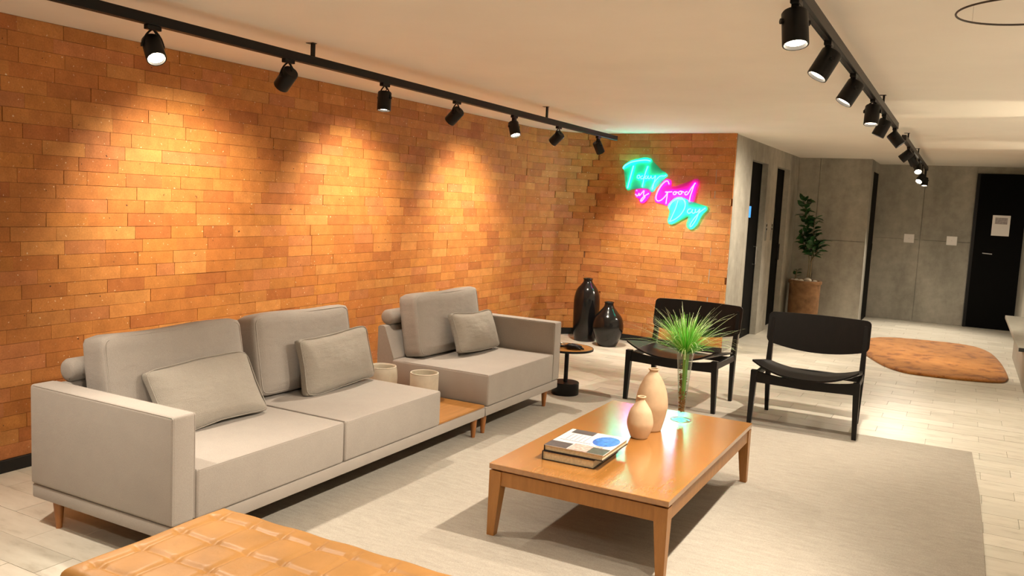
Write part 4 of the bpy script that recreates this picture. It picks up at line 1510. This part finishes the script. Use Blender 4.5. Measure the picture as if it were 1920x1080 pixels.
for si, s in enumerate(stems):
    sp_ = [Vector(p) for p in smooth_profile(s, 8)]
    cnt = (58, 40, 22, 18, 16, 9)[si]
    start = (0.42, 0.40, 0.25, 0.3, 0.3, 0.3)[si]
    for k in range(cnt):
        f_ = start + (1 - start) * (k + rnd.random()) / cnt
        idx = min(int(f_ * (len(sp_) - 1)), len(sp_) - 2)
        p = sp_[idx].lerp(sp_[idx + 1], f_ * (len(sp_) - 1) - idx)
        az = k * 2.4 + rnd.uniform(-.4, .4)
        if p.x + 0.17 * math.cos(az) < -0.24:
            az = math.pi - az
        el = rnd.uniform(-0.1, 0.9)
        L_ = rnd.uniform(0.10, 0.155) * (0.6 if si == 5 else 1)
        d_ = Vector((math.cos(az) * math.cos(el), math.sin(az) * math.cos(el), math.sin(el)))
        o_ = bpy.data.objects.new('leaf', leaf_mesh)
        C.objects.link(o_)
        o_.parent = t
        q = Vector((1, 0, 0)).rotation_difference(d_) @ Quaternion((1, 0, 0), rnd.uniform(-0.6, 0.6))
        o_.matrix_local = Matrix.Translation(p + d_ * 0.012) @ q.to_matrix().to_4x4() @ Matrix.Scale(L_, 4)

# ================================================================== NEON SIGN
NEON_STROKES = {'Today': [[(-1.243, 1.886), (-1.225, 1.915), (-1.158, 1.952), (-1.069, 1.971), (-0.979, 1.98), (-0.925, 1.971)], [(-1.122, 1.917), (-1.141, 1.836), (-1.16, 1.754), (-1.177, 1.674)], [(-1.044, 1.818), (-1.063, 1.811), (-1.069, 1.792), (-1.053, 1.782), (-1.036, 1.796), (-1.042, 1.816)], [(-1.003, 1.811), (-1.021, 1.804), (-1.024, 1.784), (-1.005, 1.778), (-0.986, 1.799), (-0.965, 1.865), (-0.949, 1.91), (-0.956, 1.898), (-0.977, 1.829), (-0.99, 1.759), (-0.999, 1.693)], [(-0.954, 1.812), (-0.971, 1.803), (-0.97, 1.783), (-0.952, 1.786), (-0.936, 1.812), (-0.939, 1.786), (-0.918, 1.785), (-0.903, 1.813)], [(-0.903, 1.813), (-0.899, 1.789), (-0.876, 1.788), (-0.854, 1.816), (-0.856, 1.782), (-0.867, 1.732), (-0.875, 1.672), (-0.885, 1.691), (-0.862, 1.742), (-0.805, 1.809), (-0.747, 1.815), (-0.73, 1.827)]], 'is': [[(-1.075, 1.612), (-1.053, 1.592), (-1.032, 1.624)], [(-1.066, 1.653), (-1.061, 1.649)], [(-1.032, 1.624), (-1.028, 1.597), (-1.001, 1.627), (-0.976, 1.652), (-0.979, 1.607), (-0.96, 1.588), (-0.974, 1.567), (-0.999, 1.538), (-1.007, 1.55), (-0.978, 1.587), (-0.918, 1.625)]], 'Good': [[(-0.688, 1.729), (-0.705, 1.762), (-0.737, 1.756), (-0.78, 1.71), (-0.816, 1.644), (-0.83, 1.583), (-0.809, 1.55), (-0.766, 1.561), (-0.72, 1.607), (-0.702, 1.646), (-0.725, 1.645), (-0.648, 1.652)], [(-0.699, 1.643), (-0.705, 1.578), (-0.71, 1.523)], [(-0.611, 1.655), (-0.63, 1.648), (-0.633, 1.63), (-0.616, 1.623), (-0.6, 1.637), (-0.607, 1.653), (-0.578, 1.646)], [(-0.55, 1.663), (-0.573, 1.652), (-0.571, 1.633), (-0.552, 1.629), (-0.536, 1.644), (-0.548, 1.661), (-0.513, 1.652)], [(-0.476, 1.66), (-0.497, 1.653), (-0.501, 1.633), (-0.484, 1.626), (-0.464, 1.644), (-0.434, 1.696), (-0.395, 1.748), (-0.405, 1.736), (-0.424, 1.667), (-0.441, 1.608), (-0.445, 1.557)]], 'Day': [[(-0.575, 1.563), (-0.591, 1.494), (-0.618, 1.423), (-0.647, 1.352), (-0.659, 1.341)], [(-0.67, 1.48), (-0.65, 1.531), (-0.589, 1.578), (-0.525, 1.58), (-0.493, 1.547), (-0.493, 1.488), (-0.534, 1.417), (-0.594, 1.365), (-0.65, 1.338)], [(-0.425, 1.484), (-0.451, 1.473), (-0.458, 1.447), (-0.436, 1.436), (-0.41, 1.457), (-0.404, 1.481), (-0.408, 1.451), (-0.388, 1.438), (-0.368, 1.459)], [(-0.37, 1.484), (-0.372, 1.457), (-0.351, 1.452), (-0.323, 1.485), (-0.336, 1.437), (-0.361, 1.367), (-0.399, 1.307), (-0.417, 1.3), (-0.411, 1.335), (-0.364, 1.406), (-0.316, 1.458), (-0.266, 1.497)]]}
NEON_PLATES = {'Today': [(-1.263, 1.892), (-1.237, 1.925), (-1.171, 1.967), (-1.07, 1.994), (-0.982, 2.01), (-0.916, 1.989), (-0.896, 1.936), (-0.818, 1.888), (-0.734, 1.847), (-0.719, 1.816), (-0.776, 1.769), (-0.822, 1.723), (-0.866, 1.652), (-0.899, 1.639), (-0.935, 1.675), (-0.997, 1.68), (-1.05, 1.716), (-1.106, 1.704), (-1.143, 1.662), (-1.18, 1.649), (-1.204, 1.681), (-1.178, 1.784), (-1.163, 1.861), (-1.226, 1.859)], 'is': [(-1.093, 1.644), (-1.058, 1.67), (-0.924, 1.675), (-0.899, 1.636), (-0.927, 1.569), (-0.974, 1.517), (-1.02, 1.525), (-1.026, 1.565), (-1.072, 1.578)], 'Good': [(-0.852, 1.572), (-0.823, 1.663), (-0.774, 1.745), (-0.723, 1.786), (-0.667, 1.768), (-0.659, 1.684), (-0.565, 1.687), (-0.47, 1.695), (-0.43, 1.784), (-0.373, 1.793), (-0.352, 1.757), (-0.374, 1.669), (-0.406, 1.541), (-0.46, 1.539), (-0.484, 1.602), (-0.601, 1.602), (-0.664, 1.58), (-0.691, 1.504), (-0.733, 1.512), (-0.791, 1.524), (-0.836, 1.533)], 'Day': [(-0.685, 1.35), (-0.654, 1.441), (-0.69, 1.489), (-0.662, 1.55), (-0.59, 1.6), (-0.505, 1.596), (-0.464, 1.539), (-0.445, 1.505), (-0.321, 1.521), (-0.257, 1.517), (-0.248, 1.476), (-0.303, 1.424), (-0.347, 1.319), (-0.406, 1.269), (-0.455, 1.284), (-0.465, 1.342), (-0.437, 1.403), (-0.502, 1.414), (-0.561, 1.347), (-0.633, 1.308), (-0.672, 1.316)]}

SIGN_COLOUR = {'Today': 'neon_cyan', 'is': 'neon_pink', 'Good': 'neon_pink', 'Day': 'neon_cyan'}
base = ORG + EU * -0.72
t = thing('neon_sign', 'glowing cyan and pink neon script sign reading Today is Good Day', 'neon sign', (base.x, base.y, 1.27))


def sign_pt(u, z, d_):
    p = ORG + EU * u + EN * d_ - base
    return (p.x, p.y, z - 1.27)


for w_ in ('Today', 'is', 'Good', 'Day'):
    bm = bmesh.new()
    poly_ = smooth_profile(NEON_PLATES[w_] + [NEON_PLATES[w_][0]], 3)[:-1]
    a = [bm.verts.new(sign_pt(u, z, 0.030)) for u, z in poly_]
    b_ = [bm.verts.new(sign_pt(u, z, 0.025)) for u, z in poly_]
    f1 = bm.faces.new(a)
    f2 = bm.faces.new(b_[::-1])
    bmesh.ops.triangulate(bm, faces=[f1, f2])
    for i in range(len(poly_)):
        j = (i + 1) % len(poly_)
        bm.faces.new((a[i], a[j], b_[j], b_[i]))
    pl = finish('acrylic_backing', bm, SIGN_COLOUR[w_].replace('neon', 'acrylic'), t)  # plate colour carries the glow of its tubes
    for si, s in enumerate(NEON_STROKES[w_]):
        pp = smooth_profile(s, 4)
        finish('neon_tube', tube(bmesh.new(), [sign_pt(u, z, 0.040) for u, z in pp], (0.0042 if si > 1 and w_ == 'Today' else 0.0062), 7), SIGN_COLOUR[w_], pl, smooth=True)
for u, z in ((-1.15, 1.90), (-0.85, 1.78), (-0.70, 1.62), (-0.42, 1.62), (-0.55, 1.45), (-0.35, 1.42)):
    finish('standoff', cyl_between(bmesh.new(), sign_pt(u, z, -0.002), sign_pt(u, z, 0.026), 0.006, seg=8), 'chrome', t)
